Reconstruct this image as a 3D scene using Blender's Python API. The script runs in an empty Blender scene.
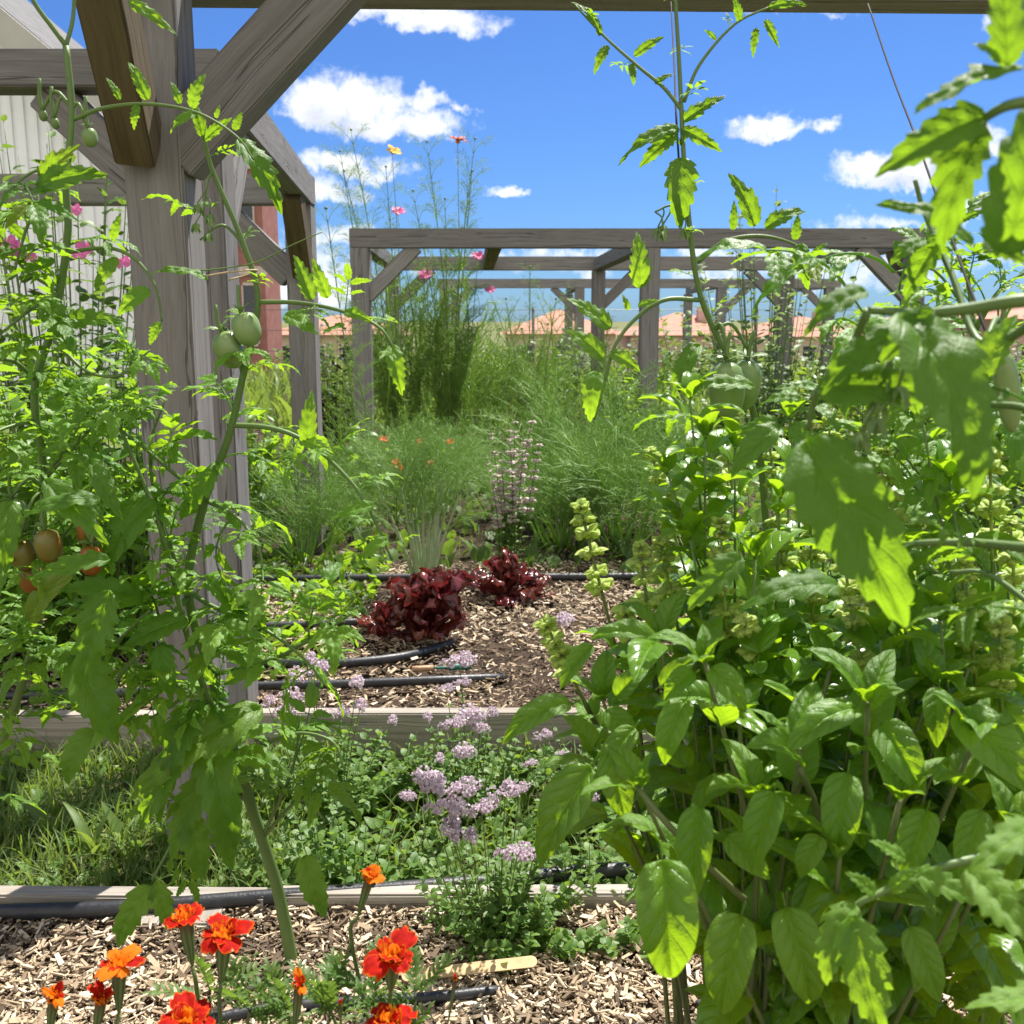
import bpy, bmesh, math, random
import numpy as np
from mathutils import Vector, Matrix, Quaternion

SEED = 11
random.seed(SEED)
rng = np.random.default_rng(SEED)
R = math.radians
PI = math.pi
SC = bpy.context.scene
COL = SC.collection

# ------------------------------------------------------------------ camera
EYE = Vector((0, 0, 1.1))
PITCH = R(10.35)
FPX = 1024.0
CAM_C, CAM_S = math.cos(PITCH), math.sin(PITCH)


def P(px, py, Y):
    """point seen at pixel px,py of the 1024 frame at horizontal distance Y"""
    u = (px - 512) / FPX
    v = (512 - py) / FPX
    s = Y / (v * CAM_S + CAM_C)
    return Vector((u * s, Y, EYE.z + (v * CAM_C - CAM_S) * s))


def G(px, py, z):
    """point of the horizontal plane z seen at pixel px,py"""
    u = (px - 512) / FPX
    v = (512 - py) / FPX
    s = (z - EYE.z) / (v * CAM_C - CAM_S)
    return Vector((u * s, s * (v * CAM_S + CAM_C), z))


cam_d = bpy.data.cameras.new("camera")
cam = bpy.data.objects.new("camera", cam_d)
COL.objects.link(cam)
cam.location = EYE
cam.rotation_euler = (PI / 2 - PITCH, 0, 0)
cam_d.sensor_width = 36
cam_d.lens = 36
cam_d.clip_start = 0.02
cam_d.clip_end = 2000
cam_d.dof.use_dof = True
cam_d.dof.focus_distance = 1.75
cam_d.dof.aperture_fstop = 12
SC.camera = cam

# ------------------------------------------------------------------ objects


def tag(o, label, cat=None, group=None, kind=None):
    if label:
        o['label'] = label
    if cat:
        o['category'] = cat
    if group:
        o['group'] = group
    if kind:
        o['kind'] = kind
    return o


def thing(name, label, cat, loc=(0, 0, 0), group=None):
    o = bpy.data.objects.new(name, None)
    COL.objects.link(o)
    o.location = loc
    o.empty_display_size = 0.05
    return tag(o, label, cat, group)


def link(name, mesh, parent=None, mat=None, M=None):
    o = bpy.data.objects.new(name, mesh)
    COL.objects.link(o)
    if mat is not None and not mesh.materials:
        mesh.materials.append(mat)
    Mw = M if M is not None else Matrix.Identity(4)
    if parent is not None:
        o.parent = parent
        # the parents here are Empties that are only translated, or parts at world identity
        o.matrix_basis = PINV(parent) @ Mw
    else:
        o.matrix_basis = Mw
    return o


def PINV(o):
    M = o.matrix_basis.copy()
    p = o.parent
    while p is not None:
        M = p.matrix_basis @ M
        p = p.parent
    return M.inverted()


def build_mesh(name, V, quads=None, tris=None, luv=None, var=None, smooth=True):
    me = bpy.data.meshes.new(name)
    V = np.asarray(V, dtype=np.float32)
    nq = 0 if quads is None else len(quads)
    nt = 0 if tris is None else len(tris)
    me.vertices.add(len(V))
    me.vertices.foreach_set("co", V.ravel())
    me.loops.add(nq * 4 + nt * 3)
    me.polygons.add(nq + nt)
    idx, start = [], []
    if nq:
        idx.append(np.asarray(quads, dtype=np.int32).ravel())
        start.append(np.arange(nq, dtype=np.int32) * 4)
    if nt:
        idx.append(np.asarray(tris, dtype=np.int32).ravel())
        start.append(np.arange(nt, dtype=np.int32) * 3 + nq * 4)
    me.loops.foreach_set("vertex_index", np.concatenate(idx))
    me.polygons.foreach_set("loop_start", np.concatenate(start))
    if smooth:
        me.polygons.foreach_set("use_smooth", np.ones(nq + nt, dtype=bool))
    if luv is not None:
        a = me.attributes.new("luv", 'FLOAT_VECTOR', 'POINT')
        l3 = np.zeros((len(V), 3), dtype=np.float32)
        l3[:, :2] = luv
        if var is not None:
            l3[:, 2] = var
        a.data.foreach_set("vector", l3.ravel())
    me.update(calc_edges=True)
    me.validate()
    return me


class T:
    """a bag of geometry: vertices, quads, tris, leaf coordinates, variation"""

    def __init__(s):
        s.V, s.Q, s.Tr, s.L, s.C, s.n = [], [], [], [], [], 0

    def add(s, V, Q=None, Tr=None, L=None, C=None):
        V = np.asarray(V, dtype=np.float64).reshape(-1, 3)
        if Q is not None and len(Q):
            s.Q.append(np.asarray(Q, dtype=np.int64) + s.n)
        if Tr is not None and len(Tr):
            s.Tr.append(np.asarray(Tr, dtype=np.int64) + s.n)
        s.V.append(V)
        s.L.append(np.zeros((len(V), 2)) if L is None else np.asarray(L))
        s.C.append(np.zeros(len(V)) if C is None else np.broadcast_to(np.asarray(C, dtype=float), (len(V),)).copy())
        s.n += len(V)
        return s

    def flat(s):
        V = np.concatenate(s.V) if s.V else np.zeros((0, 3))
        Q = np.concatenate(s.Q) if s.Q else np.zeros((0, 4), dtype=int)
        Tr = np.concatenate(s.Tr) if s.Tr else np.zeros((0, 3), dtype=int)
        L = np.concatenate(s.L)
        C = np.concatenate(s.C)
        s.V, s.Q, s.Tr, s.L, s.C = [V], [Q] if len(Q) else [], [Tr] if len(Tr) else [], [L], [C]
        return V, Q, Tr, L, C

    def inst(s, t, M4, var=0.0):
        """append template t placed by the 4x4 matrix M4"""
        V, Q, Tr, L, C = t.flat()
        M = np.array(M4)
        s.add(V @ M[:3, :3].T + M[:3, 3], Q, Tr, L, C + var)

    def mesh(s, name, smooth=True):
        V, Q, Tr, L, C = s.flat()
        return build_mesh(name, V, Q, Tr, L, C, smooth)

    def normalise(s):
        """turn and scale so the tip (stored in s.tip) lies at (0,1,0)"""
        tip = np.asarray(s.tip)
        l = np.linalg.norm(tip)
        y = tip / l
        x = np.array([1.0, 0, 0])
        x = x - y * x.dot(y)
        x /= np.linalg.norm(x)
        z = np.cross(x, y)
        B = np.stack([x, y, z])
        s.V = [(v @ B.T) / l for v in s.V]
        s.tip = np.array([0, 1.0, 0])
        return s


def frame(base, d, up, sx=1.0, sy=1.0, sz=None):
    Y = Vector(d).normalized()
    Z = Vector(up)
    X = Y.cross(Z)
    if X.length < 1e-4:
        X = Y.cross(Vector((0.3, 0.5, 0.8)))
    X.normalize()
    Z = X.cross(Y)
    sz = sy if sz is None else sz
    b = Vector(base)
    return Matrix(((X.x * sx, Y.x * sy, Z.x * sz, b.x),
                   (X.y * sx, Y.y * sy, Z.y * sz, b.y),
                   (X.z * sx, Y.z * sy, Z.z * sz, b.z),
                   (0, 0, 0, 1)))


def smooth_path(pts, n=6):
    """Catmull-Rom through the points"""
    p = [np.array(q, dtype=float) for q in pts]
    if len(p) < 3:
        a, b = p[0], p[-1]
        return [a + (b - a) * t for t in np.linspace(0, 1, n + 1)]
    p = [2 * p[0] - p[1]] + p + [2 * p[-1] - p[-2]]
    out = []
    for i in range(1, len(p) - 2):
        for k in range(n):
            t = k / n
            a, b, c, d = p[i - 1], p[i], p[i + 1], p[i + 2]
            out.append(0.5 * ((2 * b) + (-a + c) * t + (2 * a - 5 * b + 4 * c - d) * t * t + (-a + 3 * b - 3 * c + d) * t ** 3))
    out.append(p[-2])
    return out


def tube(t, pts, r0, r1=None, sides=7, n=5, smooth=True, var=0.0, wob=0.0):
    """a round stem or pipe along pts into bag t; returns the smoothed path"""
    r1 = r0 if r1 is None else r1
    path = np.array(smooth_path(pts, n) if smooth else [np.array(q, dtype=float) for q in pts])
    m = len(path)
    tan = np.gradient(path, axis=0)
    tan /= np.linalg.norm(tan, axis=1)[:, None] + 1e-12
    ref = np.array([0.31, 0.87, 0.38]) if abs(tan[0, 2]) > 0.8 else np.array([0, 0, 1.0])
    u = np.cross(tan[0], ref)
    u /= np.linalg.norm(u)
    V, L = [], []
    seg = np.concatenate([[0], np.cumsum(np.linalg.norm(np.diff(path, axis=0), axis=1))])
    ang = np.arange(sides) / sides * 2 * PI
    for i in range(m):
        u = u - tan[i] * u.dot(tan[i])
        u /= np.linalg.norm(u) + 1e-12
        w = np.cross(tan[i], u)
        r = r0 + (r1 - r0) * seg[i] / (seg[-1] + 1e-12)
        if wob:
            r *= 1 + wob * math.sin(seg[i] * 95 + i * 1.7)
        V.append(path[i] + r * (np.cos(ang)[:, None] * u + np.sin(ang)[:, None] * w))
        L.append(np.stack([ang / PI - 1, np.full(sides, seg[i])], 1))
    V = np.concatenate(V + [path[:1], path[-1:]])
    L = np.concatenate(L + [np.zeros((1, 2)), np.zeros((1, 2))])
    Q = []
    for i in range(m - 1):
        for k in range(sides):
            k2 = (k + 1) % sides
            Q.append((i * sides + k, i * sides + k2, (i + 1) * sides + k2, (i + 1) * sides + k))
    c0, c1 = m * sides, m * sides + 1
    Tr = []
    for k in range(sides):
        k2 = (k + 1) % sides
        Tr.append((c0, k2, k))
        Tr.append((c1, (m - 1) * sides + k, (m - 1) * sides + k2))
    t.add(V, Q, Tr, L, var)
    return path


def lathe(t, prof, seg=14, M=None, ribs=0, ribamp=0.0, var=0.0):
    """surface of revolution round Y (profile: radius, y)"""
    V, Q, L = [], [], []
    for i, (r, y) in enumerate(prof):
        for k in range(seg):
            a = k / seg * 2 * PI
            rr = r * (1 + ribamp * math.cos(ribs * a)) if ribs else r
            V.append((rr * math.cos(a), y, rr * math.sin(a)))
            L.append((k / seg, i / (len(prof) - 1)))
    for i in range(len(prof) - 1):
        for k in range(seg):
            k2 = (k + 1) % seg
            Q.append((i * seg + k, (i + 1) * seg + k, (i + 1) * seg + k2, i * seg + k2))
    V = np.array(V)
    if M is not None:
        Mn = np.array(M)
        V = V @ Mn[:3, :3].T + Mn[:3, 3]
    t.add(V, Q, None, L, var)


def boxT(t, c, s, Rm=None, var=0.0):
    c = np.array(c, dtype=float)
    V = np.array([(x, y, z) for x in (-.5, .5) for y in (-.5, .5) for z in (-.5, .5)]) * np.array(s)
    if Rm is not None:
        V = V @ np.array(Rm).T
    V = V + c
    Q = [(0, 1, 3, 2), (4, 6, 7, 5), (0, 4, 5, 1), (2, 3, 7, 6), (0, 2, 6, 4), (1, 5, 7, 3)]
    # unshared corners keep the edges crisp
    VV = np.concatenate([V[list(q)] for q in Q])
    t.add(VV, np.arange(24).reshape(6, 4), None, None, var)


# ------------------------------------------------------------------ materials


class NT:
    def __init__(s, tree):
        s.t = tree

    def n(s, typ, **kw):
        nd = s.t.nodes.new(typ)
        ins = kw.pop('ins', {})
        for k, v in kw.items():
            setattr(nd, k, v)
        for k, v in ins.items():
            if hasattr(v, 'is_linked') or isinstance(v, bpy.types.NodeSocket):
                s.t.links.new(v, nd.inputs[k])
            else:
                nd.inputs[k].default_value = v
        return nd

    def math(s, op, a, b=0.0, c=0.0, clamp=False):
        nd = s.n('ShaderNodeMath', operation=op, use_clamp=clamp, ins={0: a, 1: b, 2: c})
        return nd.outputs[0]

    def mix(s, f, a, b, mode='MIX'):
        nd = s.t.nodes.new('ShaderNodeMix')
        nd.data_type = 'RGBA'
        nd.blend_type = mode
        for sock, v in ((nd.inputs[0], f), (nd.inputs[6], a), (nd.inputs[7], b)):
            if isinstance(v, bpy.types.NodeSocket):
                s.t.links.new(v, sock)
            else:
                sock.default_value = v if not isinstance(v, tuple) or len(v) == 4 else (*v, 1)
        return nd.outputs[2]

    def ramp(s, f, stops, interp='LINEAR'):
        nd = s.n('ShaderNodeValToRGB')
        s.t.links.new(f, nd.inputs[0])
        cr = nd.color_ramp
        cr.interpolation = interp
        while len(cr.elements) < len(stops):
            cr.elements.new(0.5)
        for e, (p, c) in zip(cr.elements, stops):
            e.position = p
            e.color = (*c, 1) if len(c) == 3 else c
        return nd.outputs[0]

    def smooth(s, x, lo, hi):
        nd = s.n('ShaderNodeMapRange', interpolation_type='SMOOTHSTEP', ins={0: x, 1: lo, 2: hi, 3: 0.0, 4: 1.0})
        return nd.outputs[0]

    def noise(s, vec, scale, detail=3.0, rough=0.55, dist=0.0):
        nd = s.n('ShaderNodeTexNoise', ins={'Scale': scale, 'Detail': detail, 'Roughness': rough, 'Distortion': dist})
        if vec is not None:
            s.t.links.new(vec, nd.inputs['Vector'])
        return nd.outputs[0]


def newmat(name):
    m = bpy.data.materials.new(name)
    m.use_nodes = True
    m.node_tree.nodes.clear()
    k = NT(m.node_tree)
    out = k.n('ShaderNodeOutputMaterial')
    return m, k, out


def leaf_mat(name, col, col2, trans, rough=0.45, veins=7.0, vein_k=1.3, vein_amt=0.35, tmix=0.42, back=1.06, spec=0.4, bump=0.25, vein_col=None, yellow=0.0):
    m, k, out = newmat(name)
    at = k.n('ShaderNodeAttribute', attribute_name='luv')
    sep = k.n('ShaderNodeSeparateXYZ', ins={0: at.outputs['Vector']})
    x, y, var = sep.outputs
    oi = k.n('ShaderNodeObjectInfo')
    geo = k.n('ShaderNodeNewGeometry')
    tc = k.n('ShaderNodeTexCoord')
    rnd = k.math('ADD', oi.outputs['Random'], var)
    f = k.math('FRACT', k.math('ADD', k.math('MULTIPLY', rnd, 0.97), 0.013))
    base = k.mix(f, col, col2)
    nz = k.noise(tc.outputs['Object'], 60.0, 2.0)
    base = k.mix(k.math('MULTIPLY', nz, 0.35), base, tuple(c * 0.62 for c in col))
    # veins
    ax = k.math('ABSOLUTE', x)
    mid = k.math('SUBTRACT', 1.0, k.smooth(ax, 0.02, 0.09))
    ph = k.math('SUBTRACT', k.math('MULTIPLY', y, veins), k.math('MULTIPLY', ax, vein_k))
    tri = k.math('ABSOLUTE', k.math('SUBTRACT', k.math('FRACT', ph), 0.5))
    lat = k.smooth(tri, 0.40, 0.5)
    v = k.math('MAXIMUM', mid, k.math('MULTIPLY', lat, 0.6))
    vc = vein_col or tuple(min(1, c * 1.9 + 0.02) for c in col)
    base = k.mix(k.math('MULTIPLY', v, vein_amt), base, vc)
    if yellow:
        old = k.smooth(k.math('FRACT', k.math('MULTIPLY', rnd, 7.31)), 1.0 - yellow, 1.0)
        base = k.mix(k.math('MULTIPLY', old, 0.6), base, (0.30, 0.27, 0.04))
    bk = k.mix(geo.outputs['Backfacing'], (1, 1, 1), (back, back, back * 1.02))
    base = k.mix(1.0, base, bk, 'MULTIPLY')
    # small brown blemishes
    sp_ = k.smooth(k.noise(tc.outputs['Object'], 95.0, 2.0, 0.5), 0.70, 0.76)
    base = k.mix(k.math('MULTIPLY', sp_, 0.45), base, (0.13, 0.10, 0.03))
    hgt = k.math('ADD', k.math('MULTIPLY', v, -0.6), k.math('MULTIPLY', nz, 0.5))
    bp = k.n('ShaderNodeBump', ins={'Strength': bump, 'Distance': 0.003, 'Height': hgt})
    pr = k.n('ShaderNodeBsdfPrincipled', ins={'Base Color': base, 'Roughness': rough, 'Specular IOR Level': spec, 'Normal': bp.outputs[0]})
    tcx = k.mix(k.math('MULTIPLY', v, 0.45), trans, tuple(c * 0.55 for c in trans))
    tcx = k.mix(k.math('MULTIPLY', f, 0.45), tcx, tuple(c * 0.6 for c in trans))
    tr = k.n('ShaderNodeBsdfTranslucent', ins={'Color': tcx, 'Normal': bp.outputs[0]})
    mx = k.n('ShaderNodeMixShader', ins={0: tmix, 1: pr.outputs[0], 2: tr.outputs[0]})
    k.t.links.new(mx.outputs[0], out.inputs[0])
    return m


def plain(name, col, rough=0.6, spec=0.4, col2=None, scale=20.0, bump=0.0, bscale=60.0, trans=None, tmix=0.3, metal=0.0, varmix=0.0):
    m, k, out = newmat(name)
    tc = k.n('ShaderNodeTexCoord')
    c = None
    nz = k.noise(tc.outputs['Object'], scale, 4.0)
    c = k.mix(k.smooth(nz, 0.3, 0.7), col, col2 or tuple(q * 0.75 for q in col))
    if varmix:
        at = k.n('ShaderNodeAttribute', attribute_name='luv')
        sep = k.n('ShaderNodeSeparateXYZ', ins={0: at.outputs['Vector']})
        c = k.mix(k.math('MULTIPLY', k.math('FRACT', sep.outputs[2]), varmix), c, (0.02, 0.015, 0.01))
    ins = {'Base Color': c, 'Roughness': rough, 'Specular IOR Level': spec, 'Metallic': metal}
    if bump:
        b = k.n('ShaderNodeBump', ins={'Strength': bump, 'Distance': 0.01, 'Height': k.noise(tc.outputs['Object'], bscale, 5.0)})
        ins['Normal'] = b.outputs[0]
    pr = k.n('ShaderNodeBsdfPrincipled', ins=ins)
    sh = pr.outputs[0]
    if trans:
        tr = k.n('ShaderNodeBsdfTranslucent', ins={'Color': (*trans, 1)})
        sh = k.n('ShaderNodeMixShader', ins={0: tmix, 1: sh, 2: tr.outputs[0]}).outputs[0]
    k.t.links.new(sh, out.inputs[0])
    return m


def wood_mat(name, lo, hi, tint, tint_amt=0.35):
    m, k, out = newmat(name)
    tc = k.n('ShaderNodeTexCoord')
    oi = k.n('ShaderNodeObjectInfo')
    off = k.n('ShaderNodeCombineXYZ', ins={0: k.math('MULTIPLY', oi.outputs['Random'], 17.0), 1: k.math('MULTIPLY', oi.outputs['Random'], 31.0), 2: k.math('MULTIPLY', oi.outputs['Random'], 7.0)})
    pos = k.n('ShaderNodeVectorMath', operation='ADD', ins={0: tc.outputs['Object'], 1: off.outputs[0]}).outputs[0]
    # slow wander of the grain
    wn = k.n('ShaderNodeTexNoise', ins={'Vector': pos, 'Scale': 3.0, 'Detail': 2.0})
    wv = k.n('ShaderNodeVectorMath', operation='SCALE', ins={0: wn.outputs['Color'], 'Scale': 0.035}).outputs[0]
    p2 = k.n('ShaderNodeVectorMath', operation='ADD', ins={0: pos, 1: wv}).outputs[0]
    m1 = k.n('ShaderNodeMapping', ins={'Vector': p2, 'Scale': (60, 60, 2.2)})
    g1 = k.noise(m1.outputs[0], 1.0, 5.0, 0.65)
    m2 = k.n('ShaderNodeMapping', ins={'Vector': p2, 'Scale': (260, 260, 5.0)})
    g2 = k.noise(m2.outputs[0], 1.0, 3.0, 0.6)
    g = k.math('ADD', k.math('MULTIPLY', g1, 0.62), k.math('MULTIPLY', g2, 0.38))
    c = k.ramp(g, [(0.33, lo), (0.48, tuple((a + b) / 2 for a, b in zip(lo, hi))), (0.66, hi)])
    big = k.noise(pos, 2.3, 3.0)
    c = k.mix(k.math('MULTIPLY', k.smooth(big, 0.42, 0.66), tint_amt), c, tint)
    # drying cracks and knots
    m3 = k.n('ShaderNodeMapping', ins={'Vector': p2, 'Scale': (34, 34, 0.9)})
    cr = k.noise(m3.outputs[0], 1.0, 2.0, 0.4)
    crack = k.math('SUBTRACT', 1.0, k.smooth(k.math('ABSOLUTE', k.math('SUBTRACT', cr, 0.63)), 0.004, 0.014))
    vo = k.n('ShaderNodeTexVoronoi', ins={'Vector': k.n('ShaderNodeMapping', ins={'Vector': p2, 'Scale': (7, 7, 2.6)}).outputs[0], 'Scale': 1.0})
    knot = k.math('SUBTRACT', 1.0, k.smooth(vo.outputs['Distance'], 0.03, 0.16))
    tone = k.math('MULTIPLY_ADD', k.math('FRACT', k.math('MULTIPLY', oi.outputs['Random'], 13.7)), 0.36, 0.82)
    c = k.mix(1.0, c, k.n('ShaderNodeCombineColor', ins={0: tone, 1: tone, 2: tone}).outputs[0], 'MULTIPLY')
    dark = k.math('MAXIMUM', k.math('MULTIPLY', crack, 0.65), k.math('MULTIPLY', knot, 0.6))
    c = k.mix(dark, c, tuple(q * 0.3 for q in lo))
    h = k.math('SUBTRACT', g, k.math('MULTIPLY', crack, 1.2))
    bp = k.n('ShaderNodeBump', ins={'Strength': 0.55, 'Distance': 0.004, 'Height': h})
    pr = k.n('ShaderNodeBsdfPrincipled', ins={'Base Color': c, 'Roughness': 0.8, 'Specular IOR Level': 0.25, 'Normal': bp.outputs[0]})
    k.t.links.new(pr.outputs[0], out.inputs[0])
    return m


M_ = {}
M_['tomato'] = leaf_mat('tomato leaf', (0.066, 0.170, 0.014), (0.120, 0.240, 0.026), (0.36, 0.60, 0.02), rough=0.45, veins=6, vein_k=1.6, vein_amt=0.5, tmix=0.5, yellow=0.03, bump=0.5)
M_['tomato_bud'] = leaf_mat('young tomato leaf', (0.11, 0.25, 0.022), (0.16, 0.31, 0.035), (0.42, 0.66, 0.025), rough=0.5, veins=6, vein_k=1.6, vein_amt=0.45, tmix=0.48, bump=0.4)
M_['basil'] = leaf_mat('basil leaf', (0.080, 0.195, 0.010), (0.155, 0.30, 0.020), (0.46, 0.72, 0.018), rough=0.30, veins=6, vein_k=1.5, vein_amt=0.55, tmix=0.45, spec=0.5, bump=0.6)
M_['bract'] = leaf_mat('basil flower bracts', (0.40, 0.54, 0.09), (0.54, 0.64, 0.17), (0.70, 0.82, 0.14), rough=0.55, veins=3, tmix=0.42, vein_amt=0.1)
M_['stem'] = leaf_mat('green stem', (0.13, 0.21, 0.055), (0.17, 0.25, 0.075), (0.2, 0.3, 0.05), rough=0.5, veins=20, vein_amt=0.05, tmix=0.12, bump=0.1)
M_['wstem'] = leaf_mat('woody green stem', (0.10, 0.14, 0.04), (0.15, 0.17, 0.06), (0.1, 0.15, 0.03), rough=0.6, veins=20, vein_amt=0.05, tmix=0.05, bump=0.1)
M_['oregano'] = leaf_mat('oregano leaf', (0.080, 0.175, 0.030), (0.17, 0.27, 0.055), (0.30, 0.46, 0.05), rough=0.5, veins=4, vein_amt=0.2, tmix=0.40)
M_['feather'] = leaf_mat('feathery leaf', (0.20, 0.36, 0.085), (0.30, 0.46, 0.13), (0.48, 0.70, 0.14), rough=0.5, veins=1, vein_amt=0.0, tmix=0.48, bump=0.0)
M_['cosmos'] = leaf_mat('cosmos leaf', (0.22, 0.38, 0.07), (0.32, 0.48, 0.10), (0.52, 0.72, 0.12), rough=0.5, veins=1, vein_amt=0.0, tmix=0.48, bump=0.0)
M_['bush'] = leaf_mat('bush leaf', (0.075, 0.165, 0.018), (0.16, 0.27, 0.035), (0.38, 0.62, 0.03), rough=0.42, veins=5, vein_amt=0.25, tmix=0.47, yellow=0.05)
M_['vine'] = leaf_mat('vine leaf', (0.075, 0.15, 0.030), (0.13, 0.21, 0.045), (0.24, 0.38, 0.04), rough=0.5, veins=5, vein_amt=0.2, tmix=0.4)
M_['climber'] = leaf_mat('climber leaf', (0.12, 0.20, 0.075), (0.19, 0.28, 0.11), (0.30, 0.42, 0.12), rough=0.5, veins=5, vein_amt=0.2, tmix=0.42)
M_['darkbush'] = leaf_mat('dark red leaf', (0.035, 0.022, 0.022), (0.075, 0.04, 0.035), (0.10, 0.04, 0.03), rough=0.5, veins=4, vein_amt=0.1, tmix=0.25)
M_['grass'] = leaf_mat('grass blade', (0.095, 0.17, 0.03), (0.175, 0.245, 0.055), (0.30, 0.42, 0.05), rough=0.5, veins=1, vein_amt=0.1, tmix=0.42, yellow=0.1)
M_['lettuce'] = leaf_mat('red lettuce leaf', (0.10, 0.013, 0.020), (0.21, 0.06, 0.035), (0.20, 0.022, 0.022), rough=0.22, veins=5, vein_k=1.0, vein_amt=0.22, tmix=0.28, spec=0.7, back=1.7, vein_col=(0.24, 0.12, 0.05))
M_['petal_red'] = None
M_['wood'] = wood_mat('weathered grey timber', (0.122, 0.113, 0.107), (0.262, 0.246, 0.236), (0.20, 0.172, 0.15))
M_['wood_brown'] = wood_mat('brown timber', (0.075, 0.052, 0.024), (0.17, 0.125, 0.066), (0.20, 0.16, 0.12), 0.3)
M_['board'] = wood_mat('bed board', (0.15, 0.128, 0.105), (0.36, 0.325, 0.28), (0.20, 0.16, 0.115))
M_['hose'] = plain('black drip hose', (0.016, 0.017, 0.020), 0.42, 0.45, (0.030, 0.030, 0.033), 40, 0.15, 150)
M_['soil'] = plain('dark garden soil', (0.075, 0.052, 0.036), 0.95, 0.1, (0.032, 0.022, 0.016), 9, 0.8, 60)
M_['mulchbase'] = plain('mulch base', (0.20, 0.145, 0.09), 0.95, 0.1, (0.07, 0.046, 0.03), 30, 0.9, 120)
M_['pathsoil'] = plain('weedy path soil', (0.075, 0.075, 0.035), 0.95, 0.1, (0.035, 0.04, 0.015), 12, 0.6, 60)
M_['field'] = plain('dry grass field', (0.17, 0.16, 0.075), 0.95, 0.1, (0.10, 0.12, 0.045), 0.6, 0.2, 8)
M_['straw'] = plain('dry straw', (0.52, 0.40, 0.25), 0.7, 0.3, (0.38, 0.27, 0.15), 60)
M_['stick'] = plain('plain wooden stick', (0.60, 0.43, 0.22), 0.6, 0.3, (0.46, 0.31, 0.15), 45)
M_['green_fruit'] = plain('unripe tomato skin', (0.17, 0.26, 0.075), 0.28, 0.5, (0.24, 0.33, 0.12), 25, trans=(0.3, 0.4, 0.1), tmix=0.1)
M_['orange_fruit'] = plain('ripening tomato skin', (0.30, 0.085, 0.012), 0.35, 0.5, (0.17, 0.16, 0.03), 14, trans=(0.4, 0.12, 0.02), tmix=0.1)
M_['yellow_fl'] = plain('yellow petals', (0.75, 0.55, 0.05), 0.6, 0.3, (0.7, 0.4, 0.02), 60, trans=(0.7, 0.5, 0.05))
M_['orange_disc'] = plain('marigold centre', (0.80, 0.20, 0.006), 0.6, 0.3, (0.85, 0.32, 0.01), 150, trans=(0.9, 0.3, 0.02), varmix=0.0)
M_['mcalyx'] = plain('marigold calyx', (0.060, 0.085, 0.030), 0.45, 0.4, (0.075, 0.045, 0.025), 40)
M_['lilac'] = plain('lilac oregano florets', (0.60, 0.48, 0.56), 0.7, 0.2, (0.72, 0.64, 0.67), 90, trans=(0.8, 0.66, 0.74), tmix=0.3, varmix=0.12)
M_['white_fl'] = plain('white florets', (0.78, 0.77, 0.72), 0.6, 0.2, (0.6, 0.6, 0.5), 90, trans=(0.7, 0.7, 0.6))
M_['beige_fl'] = plain('faded beige florets', (0.74, 0.68, 0.57), 0.7, 0.2, (0.60, 0.50, 0.46), 60, trans=(0.6, 0.55, 0.45))
M_['pink_fl'] = plain('pink petals', (0.70, 0.12, 0.36), 0.5, 0.3, (0.78, 0.25, 0.48), 30, trans=(0.75, 0.15, 0.4))
M_['rust_fl'] = plain('rusty petals', (0.52, 0.10, 0.07), 0.6, 0.3, (0.42, 0.14, 0.10), 40, trans=(0.5, 0.1, 0.06))
M_['orange_fl'] = plain('orange petals', (0.80, 0.17, 0.012), 0.5, 0.3, (0.65, 0.07, 0.01), 60, trans=(0.8, 0.15, 0.01))
M_['string'] = plain('dark twine', (0.045, 0.036, 0.036), 0.8, 0.1)
M_['wire'] = plain('fence wire', (0.17, 0.17, 0.16), 0.5, 0.5, metal=0.5)
M_['teal'] = plain('teal plastic', (0.01, 0.17, 0.13), 0.4, 0.5)
M_['copper'] = plain('tan plastic', (0.50, 0.30, 0.17), 0.5, 0.4)
M_['cork'] = plain('pale pebble', (0.62, 0.58, 0.50), 0.8, 0.2)
M_['dark'] = plain('dark pebble', (0.045, 0.04, 0.04), 0.7, 0.3)
M_['siding'] = plain('white siding', (0.90, 0.90, 0.92), 0.5, 0.3, (0.86, 0.86, 0.88), 6)
M_['trim'] = plain('grey beige trim', (0.48, 0.46, 0.42), 0.6, 0.3, (0.42, 0.40, 0.36), 3)
M_['rooftile'] = plain('terracotta roof tiles', (0.44, 0.215, 0.15), 0.8, 0.2, (0.36, 0.17, 0.12), 2.5, 0.5, 6)
M_['tanwall'] = plain('tan stucco', (0.52, 0.42, 0.32), 0.85, 0.2, (0.46, 0.36, 0.27), 1.5)
M_['pinkwall'] = plain('pink stucco', (0.56, 0.36, 0.32), 0.85, 0.2, (0.50, 0.31, 0.27), 1.5)
M_['redbrick'] = plain('red painted brick', (0.30, 0.135, 0.115), 0.85, 0.2, (0.24, 0.10, 0.085), 3.0, 0.3, 30)
M_['stone'] = plain('pale stone band', (0.55, 0.45, 0.40), 0.8, 0.2)
M_['glass'] = plain('dark window glass', (0.02, 0.024, 0.03), 0.08, 0.6)
M_['roofgrey'] = plain('grey shingles', (0.16, 0.155, 0.15), 0.85, 0.2, (0.11, 0.11, 0.11), 8, 0.4, 30)


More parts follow.
